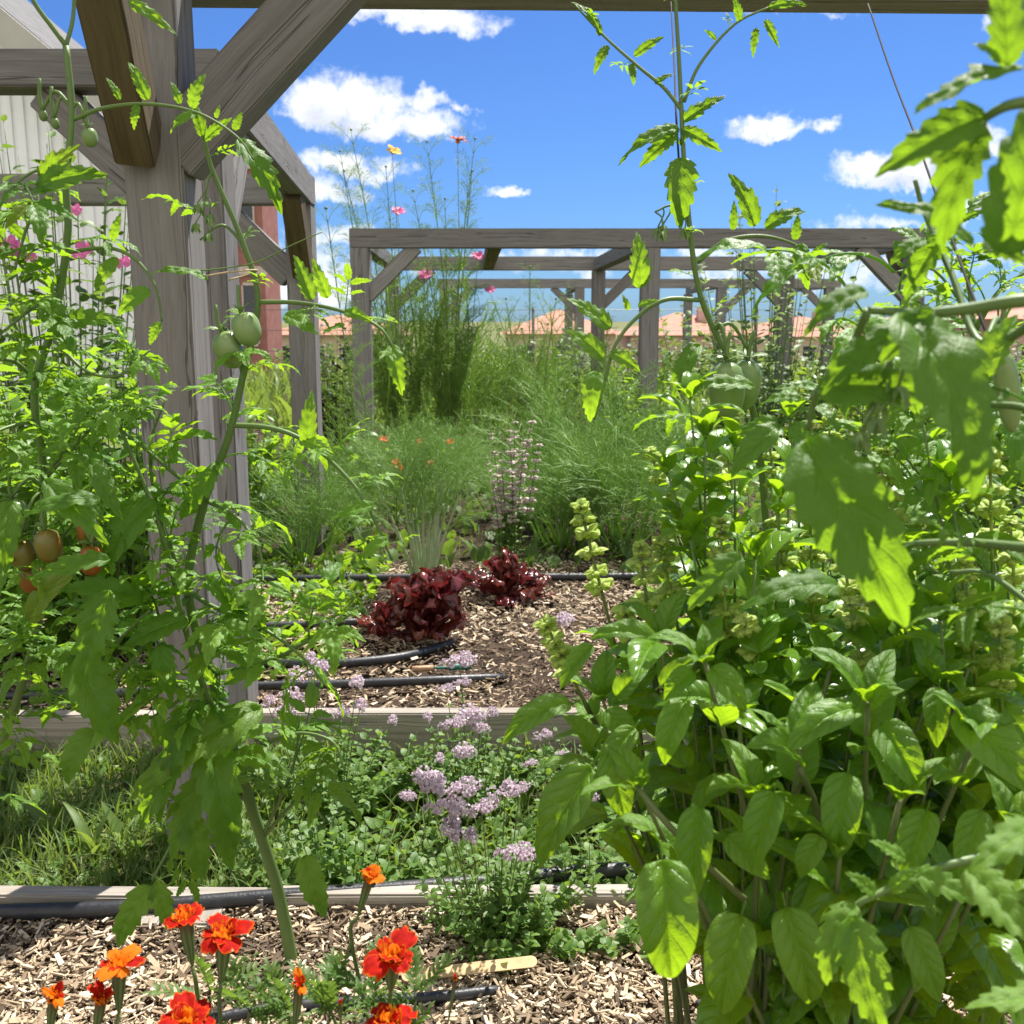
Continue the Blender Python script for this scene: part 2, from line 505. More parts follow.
def petal_material():
    m, k, out = newmat('marigold petal')
    at = k.n('ShaderNodeAttribute', attribute_name='luv')
    sep = k.n('ShaderNodeSeparateXYZ', ins={0: at.outputs['Vector']})
    x, y, var = sep.outputs
    tc = k.n('ShaderNodeTexCoord')
    nz = k.noise(tc.outputs['Object'], 120.0, 3.0)
    c = k.mix(k.smooth(nz, 0.35, 0.7), (0.48, 0.012, 0.003), (0.30, 0.005, 0.004))
    edge = k.smooth(k.math('MAXIMUM', k.math('ABSOLUTE', x), k.math('MULTIPLY', y, 1.0)), 0.90, 1.0)
    c = k.mix(k.math('MULTIPLY', edge, 0.75), c, (0.70, 0.13, 0.005))
    c = k.mix(k.math('SUBTRACT', 1.0, k.smooth(y, 0.12, 0.34)), c, (0.75, 0.17, 0.006))
    c = k.mix(k.smooth(k.math('FRACT', var), 0.55, 0.75), c, (0.68, 0.16, 0.006))
    pr = k.n('ShaderNodeBsdfPrincipled', ins={'Base Color': c, 'Roughness': 0.75, 'Specular IOR Level': 0.12})
    tr = k.n('ShaderNodeBsdfTranslucent', ins={'Color': c})
    mx = k.n('ShaderNodeMixShader', ins={0: 0.35, 1: pr.outputs[0], 2: tr.outputs[0]})
    k.t.links.new(mx.outputs[0], out.inputs[0])
    return m


M_['petal_red'] = petal_material()


def calyx_material():
    m, k, out = newmat('marigold calyx')
    at = k.n('ShaderNodeAttribute', attribute_name='luv')
    sep = k.n('ShaderNodeSeparateXYZ', ins={0: at.outputs['Vector']})
    w = k.math('SINE', k.math('MULTIPLY', sep.outputs[0], 44.0))
    c = k.mix(k.smooth(w, -0.5, 0.7), (0.060, 0.100, 0.030), (0.13, 0.17, 0.055))
    c = k.mix(k.smooth(sep.outputs[1], 0.55, 1.0), c, (0.085, 0.045, 0.022))
    pr = k.n('ShaderNodeBsdfPrincipled', ins={'Base Color': c, 'Roughness': 0.5, 'Specular IOR Level': 0.4})
    k.t.links.new(pr.outputs[0], out.inputs[0])
    return m


M_['mcalyx'] = calyx_material()


def chip_material():
    m, k, out = newmat('wood chips')
    at = k.n('ShaderNodeAttribute', attribute_name='luv')
    sep = k.n('ShaderNodeSeparateXYZ', ins={0: at.outputs['Vector']})
    tc = k.n('ShaderNodeTexCoord')
    c = k.ramp(sep.outputs[2], [(0.0, (0.045, 0.033, 0.024)), (0.14, (0.16, 0.115, 0.075)), (0.4, (0.42, 0.315, 0.205)), (0.75, (0.60, 0.475, 0.325)), (1.0, (0.76, 0.66, 0.51))])
    nz = k.noise(tc.outputs['Object'], 150.0, 3.0)
    c = k.mix(k.math('MULTIPLY', nz, 0.45), c, (0.16, 0.11, 0.065))
    pr = k.n('ShaderNodeBsdfPrincipled', ins={'Base Color': c, 'Roughness': 0.8, 'Specular IOR Level': 0.2})
    k.t.links.new(pr.outputs[0], out.inputs[0])
    return m


M_['chips'] = chip_material()
# ------------------------------------------------------------------ leaf templates


def saw(x):
    f = x - math.floor(x)
    return f / 0.72 if f < 0.72 else (1 - f) / 0.28


def leaf_grid(nu, nv, width, fold=0.25, bend=0.8, tooth=0.0, nteeth=6, ripple=0.0, twist=0.0, pucker=0.0, nveins=6, lobes=0.0, tipcurl=0.0, waist=0.42, seed=0, side=0.0, tipk=0.78):
    """one blade along Y, length 1, normal +Z.  width is the greatest half width"""
    rg = np.random.default_rng(seed)
    ph = rg.uniform(0, 6.28, 4)
    t_ = T()
    V, L = [], []
    y = z = xo = 0.0
    pa = 0.0
    ts = np.linspace(0, 1, nu + 1)
    for i, t in enumerate(ts):
        if i:
            dl = ts[i] - ts[i - 1]
            a = bend * (t - 0.35) + tipcurl * t ** 3
            y += math.cos(a) * dl
            z -= math.sin(a) * dl
            xo += side * math.sin(t * 3) * dl
            pa = a
        # outline: rounded base, long tip
        w = (t ** waist) * ((1 - t) ** tipk)
        w0 = (waist / (waist + tipk))
        w /= (w0 ** waist) * ((1 - w0) ** tipk)
        w *= width
        if i == nu:
            w = 0.0005
        if i == 0:
            w = 0.012
        tw = twist * t
        for j in range(-nv, nv + 1):
            s = j / nv
            ww = w
            fy = 0.0
            if tooth and abs(j) == nv and 0 < i < nu:
                k = saw(t * nteeth + (0.37 if s > 0 else 0.0))
                ww = w * (1 - tooth * 0.55 + tooth * k)
                fy = tooth * 0.10 * k
            if lobes:
                k = saw(t * 3.0 + (0.2 if s > 0 else 0.0))
                ww *= 1 - lobes * (1 - k) * abs(s)
            x = s * ww
            zz = fold * abs(x) * (1.0 - 0.35 * abs(s))
            if ripple:
                zz += ripple * abs(s) ** 1.5 * (math.sin(t * 13 + ph[0] + (2 if s > 0 else 0)) + 0.6 * math.sin(t * 23 + ph[1] - s)) * min(1, t * 5) * min(1, (1 - t) * 4)
            if pucker:
                pv = t * nveins - abs(s) * 1.4
                zz += pucker * abs(math.sin(PI * pv)) * (1 - abs(s) ** 2) * min(1, abs(s) * 4) * min(1, (1 - t) * 3)
            cx, sx = math.cos(tw), math.sin(tw)
            x2, z2 = x * cx - zz * sx, x * sx + zz * cx
            V.append((xo + x2, y + fy * math.cos(pa) + z2 * math.sin(pa), z + z2 * math.cos(pa) - fy * math.sin(pa)))
            L.append((s, t))
    nc = 2 * nv + 1
    Q = []
    for i in range(nu):
        for j in range(nc - 1):
            a = i * nc + j
            Q.append((a, a + 1, a + nc + 1, a + nc))
    t_.add(V, Q, None, L, 0.0)
    t_.tip = np.array(V[nu * nc + nv])
    return t_


def petiole(t, length, r, drop=0.0):
    """prefix a stalk: shifts the blade forward by length"""
    for k in range(len(t.V)):
        t.V[k] = t.V[k] + np.array([0, length, -drop])
    t.tip = t.tip + np.array([0, length, -drop])
    tube(t, [(0, 0, 0), (0, length * 0.55, -drop * 0.3), (0, length * 1.03, -drop)], r, r * 0.7, 5, 3)
    return t


# tomato leaflets (single blades)
LEAFLET = [leaf_grid(30, 4, random.uniform(.165, .21), fold=random.uniform(.15, .6), bend=random.uniform(.4, 1.5), tooth=random.uniform(.24, .42), nteeth=random.choice((6, 7, 8)), ripple=.024, pucker=.040, tipk=1.0, twist=random.uniform(-.4, .4), side=random.uniform(-.12, .12), seed=i, waist=.42).normalise() for i in range(11)]
LEAFLET_LO = [leaf_grid(9, 1, random.uniform(.17, .22), fold=.3, bend=random.uniform(.4, 1.4), tooth=.4, nteeth=4, twist=random.uniform(-.5, .5), seed=i, waist=.38).normalise() for i in range(6)]


def compound(leaflets, seed, pairs=2, bend=0.9, slim=1.0, seg=5):
    rg = random.Random(seed)
    t = T()
    # rachis, bending down
    pts = []
    y = z = x = 0.0
    N = 12
    sw = rg.uniform(-.4, .4)
    for i in range(N + 1):
        s = i / N
        pts.append(np.array([x, y, z]))
        a = -0.25 + bend * s
        y += math.cos(a) / N * 0.62
        z -= math.sin(a) / N * 0.62
        x += math.sin(sw * s) / N * .5
    tube(t, pts, 0.012, 0.006, seg, 1, smooth=False)

    def at(s):
        f = s * N
        i = min(N - 1, int(f))
        p = pts[i] + (pts[i + 1] - pts[i]) * (f - i)
        return p, (pts[i + 1] - pts[i]) / np.linalg.norm(pts[i + 1] - pts[i])

    def put(s, ang, size, stalk, droop, roll):
        p, d = at(s)
        zup = np.array([0, -d[2], d[1]])
        lat = np.array([1.0, 0, 0])
        dirv = d * math.cos(ang) + lat * math.sin(ang)
        dirv = dirv - zup * droop
        dirv /= np.linalg.norm(dirv)
        q = p + dirv * stalk
        if stalk > 0.02:
            tube(t, [p, q], 0.006, 0.005, 4, 1, smooth=False)
        up = zup + lat * roll
        M = frame(q, dirv, up, size * slim, size)
        t.inst(rg.choice(leaflets), M, rg.uniform(0, .25))

    put(1.0, rg.uniform(-.15, .15), 0.44, 0.0, 0.15, rg.uniform(-.3, .3))
    for k in range(pairs):
        s = 0.86 - 0.34 * k + rg.uniform(-.03, .03)
        for sd in (-1, 1):
            put(s + rg.uniform(-.04, .04), sd * rg.uniform(.85, 1.25), rg.uniform(.28, .38) * (1 - .08 * k), rg.uniform(.03, .07), rg.uniform(.05, .5), sd * rg.uniform(-.5, .2))
        if k < pairs:
            s2 = s - 0.16
            for sd in (-1, 1):
                if s2 > .12 and rg.random() < .8:
                    put(s2, sd * rg.uniform(1.0, 1.4), rg.uniform(.08, .14), 0.015, rg.uniform(0, .4), 0)
    p1 = pts[-1]
    t.tip = p1 + (pts[-1] - pts[-2]) / np.linalg.norm(pts[-1] - pts[-2]) * 0.44
    return t.normalise()


TOMATO = [compound(LEAFLET, i, pairs=random.choice((2, 2, 3)), bend=random.uniform(.6, 1.6)) for i in range(9)]
TOMATO_YOUNG = [compound(LEAFLET, 50 + i, pairs=2, bend=random.uniform(-.3, .5), slim=.8) for i in range(4)]
BASIL = [petiole(leaf_grid(24, 7, random.uniform(.22, .27), fold=random.uniform(.2, .65), bend=random.uniform(.5, 1.7), ripple=.014, pucker=.045, tipk=.95, nveins=6, twist=random.uniform(-.3, .3), seed=i, waist=.45, tooth=.03, nteeth=9, side=random.uniform(-.15, .15)), .14, .013).normalise() for i in range(13)]
BASIL_SM = [petiole(leaf_grid(9, 2, random.uniform(.20, .26), fold=random.uniform(.3, .8), bend=random.uniform(.4, 1.5), pucker=.02, seed=20 + i, waist=.45), .15, .016).normalise() for i in range(5)]
BUSHLEAF = [petiole(leaf_grid(7, 2, random.uniform(.24, .33), fold=random.uniform(.1, .5), bend=random.uniform(.3, 1.3), twist=random.uniform(-.3, .3), seed=30 + i, waist=.4, tipk=.95), .2, .012).normalise() for i in range(6)]
SMALLLEAF = [leaf_grid(4, 1, random.uniform(.28, .36), fold=random.uniform(.1, .5), bend=random.uniform(.2, 1.0), seed=40 + i, waist=.45).normalise() for i in range(5)]
BLADE = [leaf_grid(6, 1, random.uniform(.012, .02), fold=.5, bend=random.uniform(.3, 1.9), seed=60 + i, waist=.2).normalise() for i in range(6)]
BROADBLADE = [leaf_grid(9, 1, .06, fold=.6, bend=random.uniform(.3, 1.5), seed=70 + i, waist=.35).normalise() for i in range(4)]


def ribbon(t, pts, w, var=0.0):
    """a hair-fine leaf thread: two crossed strips so it reads from every side"""
    p = np.array(pts, dtype=float)
    m = len(p)
    tan = np.gradient(p, axis=0)
    tan /= np.linalg.norm(tan, axis=1)[:, None] + 1e-9
    a = np.cross(tan, [0.2, 0.3, 0.93])
    a /= np.linalg.norm(a, axis=1)[:, None] + 1e-9
    b = np.cross(tan, a)
    ww = np.linspace(1, .45, m)[:, None] * w
    V = np.concatenate([p + a * ww * .5, p - a * ww * .25 + b * ww * .43, p - a * ww * .25 - b * ww * .43])
    Q = []
    for i in range(m - 1):
        for k in range(3):
            k2 = (k + 1) % 3
            Q.append((k * m + i, k2 * m + i, k2 * m + i + 1, k * m + i + 1))
    t.add(V, Q, None, None, var)


def frond(seed, thread=0.0042, n1=9, n2=4, n3=2, length=1.0, spread=.42):
    """a fennel / dill frond: stalk, side branches, fine threads"""
    rg = random.Random(seed)
    t = T()
    sw = rg.uniform(-.5, .5)
    pts = [np.array([math.sin(sw * s) * .25 * s, s, 0.18 * s - .34 * s * s]) for s in np.linspace(0, 1, 8)]
    tube(t, pts, .011, .004, 4, 1, smooth=False, var=.1)
    for i in range(n1):
        s = .3 + .7 * (i + .5) / n1
        k = s * 7
        j = min(6, int(k))
        p = pts[j] + (pts[j + 1] - pts[j]) * (k - j)
        for sd in (-1, 1):
            a = rg.uniform(0, 2 * PI)
            d = np.array([sd * rg.uniform(.6, 1), rg.uniform(.5, 1.1), rg.uniform(-.5, .7)])
            d /= np.linalg.norm(d)
            l = spread * (1.15 - s * .75) * rg.uniform(.7, 1.2)
            q = [p + d * l * u + np.array([0, 0, -.12 * u * u]) for u in (0, .5, 1)]
            ribbon(t, q, thread * 1.3, rg.uniform(0, .2))
            for b in range(n2):
                u = .25 + .75 * (b + .5) / n2
                pb = p + d * l * u + np.array([0, 0, -.12 * u * u])
                for c in range(n3):
                    e = d * .6 + np.array([rg.gauss(0, .6), rg.gauss(.3, .5), rg.gauss(0, .6)])
                    e /= np.linalg.norm(e) + 1e-6
                    lb = l * rg.uniform(.25, .5)
                    ribbon(t, [pb, pb + e * lb * .5 + np.array([0, 0, .01]), pb + e * lb], thread, rg.uniform(0, .3))
    t.tip = pts[-1]
    return t.normalise()


FROND = [frond(i) for i in range(5)]
FROND_FINE = [frond(20 + i, thread=.0048, n1=7, n2=4, n3=2, spread=.5) for i in range(5)]
FROND_LO = [frond(40 + i, thread=.0060, n1=7, n2=3, n3=2) for i in range(4)]


def whorl(seed, flowers=False):
    """one ring of basil flower bracts round a stem along Z, about 1 wide"""
    rg = random.Random(seed)
    t = T()
    for k in range(6):
        a = k / 6 * 2 * PI + rg.uniform(-.2, .2)
        d = np.array([math.cos(a), math.sin(a), rg.uniform(-.1, .35)])
        M = frame(d * .06, d, (0, 0, 1), rg.uniform(.7, .9), rg.uniform(.42, .6))
        t.inst(SMALLLEAF[k % 5], M, rg.uniform(0, .3))
        # the cup of the calyx
        Mc = frame(d * .08 + np.array([0, 0, .04]), d + np.array([0, 0, -.2]), (0, 0, 1), .42, .40, .42)
        lathe(t, [(.12, 0), (.3, .35), (.34, .75), (.26, 1.0)], 6, Mc, var=rg.uniform(0, .4))
    return t


WHORL = [whorl(i) for i in range(4)]


def floret_head(seed, n=95, flat=.7):
    """a domed cluster of tiny florets, radius about 1, dome towards +Y"""
    rg = random.Random(seed)
    t = T()
    subs = [(np.array([rg.gauss(0, .34), rg.uniform(-.1, .55) * flat, rg.gauss(0, .34)]), rg.uniform(.28, .44)) for _ in range(7)]
    for k in range(n):
        c, r = rg.choice(subs)
        v = np.array([rg.gauss(0, 1), abs(rg.gauss(0, 1)) - .2, rg.gauss(0, 1)])
        v /= np.linalg.norm(v)
        p = c + v * r
        for q in range(4):
            w = np.array([rg.gauss(0, 1), rg.gauss(.3, 1), rg.gauss(0, 1)])
            w = w + v * 1.0
            M = frame(p, w, v, .25, .21)
            t.inst(SMALLLEAF[q % 5], M, rg.uniform(0, .8))
    return t


HEAD = [floret_head(i) for i in range(4)]


def mesh_of(t, name, mat, smooth=True):
    me = t.mesh(name, smooth)
    me.materials.append(mat)
    return me


ME_TOMATO = [mesh_of(t, 'leaf', M_['tomato']) for t in TOMATO]
ME_LIGHT = [mesh_of(t, 'leaf', M_['tomato_bud']) for t in TOMATO]
ME_YOUNG = [mesh_of(t, 'leaf', M_['tomato_bud']) for t in TOMATO_YOUNG]
ME_LEAFLET = [mesh_of(t, 'leaf', M_['tomato']) for t in LEAFLET]
ME_BUDLET = [mesh_of(t, 'leaf', M_['tomato_bud']) for t in LEAFLET]
ME_BASIL = [mesh_of(t, 'leaf', M_['basil']) for t in BASIL]


def put_leaf(parent, me, M):
    return link('leaf', me, parent, None, M)


def hero(parent, me, b, t, ratio=1.0, face=0.8, roll=0.0, up=0.5):
    """a single leaf from point b to point t; it shows its face towards the camera side by 'face'"""
    b, t = Vector(b), Vector(t)
    d = t - b
    tocam = (EYE - (b + t) / 2).normalized()
    n = tocam * face + Vector((0, 0, 1)) * up
    n.rotate(Quaternion(d.normalized(), roll))
    ratio = min(ratio, 1.2) * .92
    return put_leaf(parent, me, frame(b, d, n, d.length * ratio, d.length))


def along(path, s):
    """point and direction at fraction s of a polyline"""
    p = np.array(path)
    seg = np.concatenate([[0], np.cumsum(np.linalg.norm(np.diff(p, axis=0), axis=1))])
    x = s * seg[-1]
    i = int(np.clip(np.searchsorted(seg, x) - 1, 0, len(p) - 2))
    f = (x - seg[i]) / (seg[i + 1] - seg[i] + 1e-9)
    d = p[i + 1] - p[i]
    return Vector(p[i] + d * f), Vector(d).normalized(), seg[-1]


def perp(d, az):
    """unit vector square to d, at azimuth az round it"""
    d = Vector(d).normalized()
    a = Vector((math.cos(az), math.sin(az), 0.0))
    a = a - d * a.dot(d)
    if a.length < .2:
        a = d.orthogonal()
        a.rotate(Quaternion(d, az))
    return a.normalized()


def leaves_on(parent, path, mes, spacing, size, s0=.1, s1=1.0, lift=.25, az0=0.0, bag=None, tmpls=None, step=2.4, forward=.35, taper=.6, jit=.35, limit=None):
    """alternate leaves along a stem: objects (mes) under parent, or merged into bag (tmpls)"""
    _, _, L = along(path, 0)
    n = max(1, int(L * (s1 - s0) / spacing))
    az = az0
    for k in range(n):
        s = s0 + (s1 - s0) * (k + .5) / n
        p, d, _ = along(path, s)
        az += step + random.uniform(-jit, jit)
        o = perp(d, az)
        v = o + d * forward + Vector((0, 0, lift + random.uniform(-.3, .2)))
        sz = random.uniform(*size) * (1 - (1 - taper) * s)
        up = Vector((random.uniform(-.3, .3), random.uniform(-.3, .3), 1))
        M = frame(p, v, up, sz, sz)
        if bag is not None:
            bag.inst(random.choice(tmpls), M, random.uniform(0, .8))
        else:
            put_leaf(parent, random.choice(mes), M)


def bag_obj(bag, name, mat, parent, smooth=True):
    if bag.n == 0:
        return None
    me = bag.mesh(name, smooth)
    me.materials.append(mat)
    return link(name, me, parent)
# ------------------------------------------------------------------ sun, sky
AZ, EL = R(28), R(60)
s_dir = Vector((math.sin(AZ) * math.cos(EL), math.cos(AZ) * math.cos(EL), math.sin(EL)))
sl = bpy.data.lights.new('sun', 'SUN')
sl.energy = 5.0
sl.angle = R(0.53)
sl.color = (1.0, 0.955, 0.88)
so = bpy.data.objects.new('sun', sl)
COL.objects.link(so)
so.rotation_euler = s_dir.to_track_quat('Z', 'Y').to_euler()
so.location = s_dir * 30

SC.view_settings.view_transform = 'Standard'
SC.view_settings.look = 'None'
SC.view_settings.gamma = 1
SC.view_settings.exposure = 1.12


def world():
    w = bpy.data.worlds.new('World')
    SC.world = w
    w.use_nodes = True
    w.node_tree.nodes.clear()
    k = NT(w.node_tree)
    out = k.n('ShaderNodeOutputWorld')
    tc = k.n('ShaderNodeTexCoord')
    D = tc.outputs['Generated']
    sky = k.n('ShaderNodeTexSky', sky_type='NISHITA', sun_disc=False, sun_elevation=EL, sun_rotation=AZ, altitude=300, air_density=1.0, dust_density=0.6, ozone_density=2.2)
    base = k.mix(1.0, sky.outputs[0], (0.20, 0.335, 0.575), 'MULTIPLY')
    # clouds: (px, py, half width, half height, weight) given as directions
    clouds = [(352, 112, 62, 32, 1.0), (400, 122, 62, 22, 1.0), (320, 108, 40, 26, 1.0), (430, 98, 34, 12, .8), (462, 104, 12, 9, .7),
              (420, 14, 78, 22, 1.0), (300, 6, 60, 16, .9), (350, 172, 58, 14, .85), (320, 196, 40, 12, .5), (508, 183, 19, 9, 1.0), (330, 240, 46, 16, .6), (300, 280, 70, 30, .5),
              (768, 131, 36, 13, 1.0), (822, 133, 14, 10, .75), (900, 172, 68, 22, 1.25), (962, 152, 48, 24, 1.15), (975, 212, 36, 12, .8), (1015, 20, 22, 22, .7),
              (795, 12, 50, 6, .5), (880, 228, 50, 8, .4), (560, 262, 130, 9, .35), (820, 265, 150, 22, .55), (1010, 262, 40, 14, .6), (640, 250, 110, 7, .45),
              (-160, 60, 140, 50, 1), (1300, 90, 160, 50, 1), (1250, -140, 140, 40, 1), (200, -180, 160, 50, .9)]
    n1 = k.n('ShaderNodeTexNoise', ins={'Vector': D, 'Scale': 16.0, 'Detail': 6.0, 'Roughness': 0.62})
    dv = k.n('ShaderNodeVectorMath', operation='SUBTRACT', ins={0: n1.outputs['Color'], 1: (0.5, 0.5, 0.5)}).outputs[0]
    n2 = k.noise(D, 48.0, 5.0, 0.65)
    Dd = k.n('ShaderNodeVectorMath', operation='ADD', ins={0: D, 1: k.n('ShaderNodeVectorMath', operation='SCALE', ins={0: dv, 'Scale': 0.075}).outputs[0]}).outputs[0]
    dens = None
    low = None
    for (px, py, rx, ry, wt) in clouds:
        c = (P(px, py, 1.0) - EYE).normalized()
        r = Vector((c.y, -c.x, 0)).normalized()
        u = r.cross(c)
        a = 1 + ((px - 512) ** 2 + (py - 512) ** 2) / FPX ** 2
        R1 = r * (FPX * math.sqrt(a) / rx)
        U1 = u * (FPX * math.sqrt(a) / ry)
        fx = k.n('ShaderNodeVectorMath', operation='DOT_PRODUCT', ins={0: Dd, 1: R1}).outputs['Value']
        fy = k.n('ShaderNodeVectorMath', operation='DOT_PRODUCT', ins={0: Dd, 1: U1}).outputs['Value']
        # flatter undersides
        fy2 = k.math('ADD', fy, k.math('MULTIPLY', k.math('MINIMUM', fy, 0.0), 0.5))
        q = k.math('ADD', k.math('MULTIPLY', fx, fx), k.math('MULTIPLY', fy2, fy2))
        front = k.n('ShaderNodeVectorMath', operation='DOT_PRODUCT', ins={0: D, 1: c}).outputs['Value']
        val = k.math('MULTIPLY', k.math('SUBTRACT', 1.0, q), wt)
        val = k.math('MULTIPLY_ADD', k.math('LESS_THAN', front, 0.2), -50.0, val)
        val = k.math('MAXIMUM', val, -1.0)
        lw = k.math('MULTIPLY', k.math('SUBTRACT', 0.25, fy), k.math('MAXIMUM', val, 0.0))
        dens = val if dens is None else k.math('MAXIMUM', dens, val)
        low = lw if low is None else k.math('MAXIMUM', low, lw)
    d = k.math('ADD', dens, k.math('MULTIPLY', k.math('SUBTRACT', n2, 0.5), 2.6))
    mask = k.smooth(d, -0.45, 1.05)
    shade = k.smooth(k.math('ADD', low, k.math('MULTIPLY', k.math('SUBTRACT', n1.outputs[0], 0.5), 1.2)), 0.0, 0.9)
    ccol = k.mix(shade, (5.4, 5.45, 5.5), (3.3, 3.55, 4.0))
    # broken white cloud added out of view behind the viewer, as neutral fill light
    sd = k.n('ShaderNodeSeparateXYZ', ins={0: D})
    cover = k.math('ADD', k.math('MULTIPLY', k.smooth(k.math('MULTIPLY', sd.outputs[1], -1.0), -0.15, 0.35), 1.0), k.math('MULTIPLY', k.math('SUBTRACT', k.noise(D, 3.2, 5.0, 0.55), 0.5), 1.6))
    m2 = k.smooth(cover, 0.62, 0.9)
    fin = k.mix(mask, base, ccol)
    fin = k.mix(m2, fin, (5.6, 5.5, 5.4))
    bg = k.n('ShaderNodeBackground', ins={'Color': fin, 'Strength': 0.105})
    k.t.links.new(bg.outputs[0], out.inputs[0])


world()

# ------------------------------------------------------------------ ground


def sheet(name, x0, x1, y0, y1, z, mat, nx=2, ny=2, amp=0.0, scale=6.0, zf=None, kind='structure'):
    xs = np.linspace(x0, x1, nx + 1)
    ys = np.linspace(y0, y1, ny + 1)
    X, Y = np.meshgrid(xs, ys)
    Z = np.full_like(X, z)
    if amp:
        Z = Z + amp * (np.sin(X * scale + 1.3 * np.sin(Y * scale * .7)) * np.cos(Y * scale * 1.13 + .8 * np.sin(X * scale * .6)) + .5 * np.sin(X * scale * 2.7 + Y * scale * 2.1))
    if zf is not None:
        Z = Z + zf(X, Y)
    V = np.stack([X.ravel(), Y.ravel(), Z.ravel()], 1)
    Q = []
    n = nx + 1
    for j in range(ny):
        for i in range(nx):
            a = j * n + i
            Q.append((a, a + 1, a + n + 1, a + n))
    me = build_mesh(name, V, Q)
    me.materials.append(mat)
    o = link(name, me)
    o['kind'] = kind
    return o


Y_B1, Y_B2 = 1.80, 2.64          # the two bed boards
Z_PATH, Z_BED = -0.07, 0.035


def fall(X, Y):
    d = np.hypot(X, Y)
    return -6.0 * np.clip((d - 24) / 60, 0, 1) ** 1.2 + 10.0 * np.clip((d - 300) / 600, 0, 1)


sheet('ground', -900, 900, -300, 900, -0.16, M_['field'], 120, 80, zf=fall)
sheet('front_bed_soil', -2.2, 2.2, -1.2, Y_B1, -0.012, M_['mulchbase'], 88, 60, .007, 9)
sheet('garden_path', -3.4, 4.2, Y_B1 - .02, Y_B2 + .02, Z_PATH, M_['pathsoil'], 76, 18, .012, 7)
sheet('rear_bed_soil', -3.6, 4.4, Y_B2 + .02, 19.0, Z_BED - .010, M_['soil'], 80, 160, .006, 5)


def chips(name, n, xr, yr, z, size, dens=None, dark=0.1, amp=.01):
    bag = T()
    V, Q, C = [], [], []
    q0 = np.array([(0, 1, 3, 2), (4, 6, 7, 5), (0, 4, 5, 1), (2, 3, 7, 6), (0, 2, 6, 4), (1, 5, 7, 3)])
    c0 = np.array([(x, y, w) for x in (-.5, .5) for y in (-.5, .5) for w in (-.5, .5)])
    k = 0
    for i in range(n):
        x, y = random.uniform(*xr), random.uniform(*yr)
        bare = dens and random.random() > dens(x, y)
        if bare and random.random() < .35:
            continue
        l = (size[0] * .45 + (size[1] - size[0] * .45) * random.random() ** 1.7) * (1.7 if random.random() < .05 else 1)
        s = np.array([l, l * random.uniform(.12, .34), random.uniform(.001, .0034)])
        c = c0 * s
        c[:, 1] *= 1 + random.uniform(-.5, .3) * (c0[:, 0] > 0)      # tapered splinters
        M = (Matrix.Rotation(random.uniform(0, 6.28), 3, 'Z') @ Matrix.Rotation(random.gauss(0, .26), 3, 'Y') @ Matrix.Rotation(random.gauss(0, .4), 3, 'X'))
        c = c @ np.array(M).T + np.array([x, y, z + random.uniform(-.002, amp)])
        v = random.random()
        v = v * .14 if bare or random.random() < dark else .14 + .86 * v
        if bare:
            c *= 1.0
        VV = np.concatenate([c[list(q)] for q in q0])
        V.append(VV)
        C.append(np.full(24, v))
        k += 1
    V = np.concatenate(V)
    me = build_mesh(name, V, np.arange(len(V)).reshape(-1, 4), None, np.zeros((len(V), 2)), np.concatenate(C), smooth=False)
    me.materials.append(M_['chips'])
    o = link(name, me)
    return tag(o, None, None, None, 'stuff')


def d_rear(x, y):
    # bare damp hollows show the soil between the chips
    v = math.sin(x * 5.1 + 1.0) * math.cos(y * 4.3 + x * 2) + .6 * math.sin(x * 11 - y * 9)
    f = .96 if v < .8 else .4
    if (x + .12) ** 2 / .05 + (y - 3.15) ** 2 / .03 < 1:
        f *= .45
    if (x - .12) ** 2 / .05 + (y - 3.0) ** 2 / .04 < 1:
        f *= .45
    return f


def d_front(x, y):
    f = 1.0
    if math.sin(x * 7 + y * 3) * math.sin(y * 8 - x * 2) > .72:
        f = .55
    if y > 1.62 and x < .1:
        f *= .55
    return f


o = chips('wood_chip_mulch', 40000, (-1.05, 1.2), (1.12, 1.79), 0.0, (.008, .029), d_front, .10, .012)
tag(o, 'pale tan wood chip mulch covering the front bed', 'mulch')
o = chips('wood_chip_mulch', 34000, (-2.0, 1.7), (2.70, 4.5), Z_BED + .008, (.010, .034), d_rear, .14, .014)
tag(o, 'wood chip mulch with dark damp patches around the red lettuces', 'mulch')

# ------------------------------------------------------------------ timber


def timber(parent, name, p0, p1, w, h, mat, up=(0, 0, 1), bevel=.004):
    """a squared length of timber from p0 to p1 (centre line); w across, h along 'up'"""
    p0, p1 = Vector(p0), Vector(p1)
    d = p1 - p0
    Z = d.normalized()
    U = Vector(up)
    U = (U - Z * U.dot(Z))
    U.normalize()
    X = U.cross(Z)
    bm = bmesh.new()
    bmesh.ops.create_cube(bm, size=1.0)
    bmesh.ops.scale(bm, vec=(w, h, d.length), verts=bm.verts)
    bmesh.ops.bevel(bm, geom=bm.edges[:], offset=bevel, segments=2, affect='EDGES')
    me = bpy.data.meshes.new(name)
    bm.to_mesh(me)
    bm.free()
    me.materials.append(mat)
    c = (p0 + p1) / 2
    M = Matrix(((X.x, U.x, Z.x, c.x), (X.y, U.y, Z.y, c.y), (X.z, U.z, Z.z, c.z), (0, 0, 0, 1)))
    return link(name, me, parent, None, M)


W, WB = M_['wood'], M_['wood_brown']
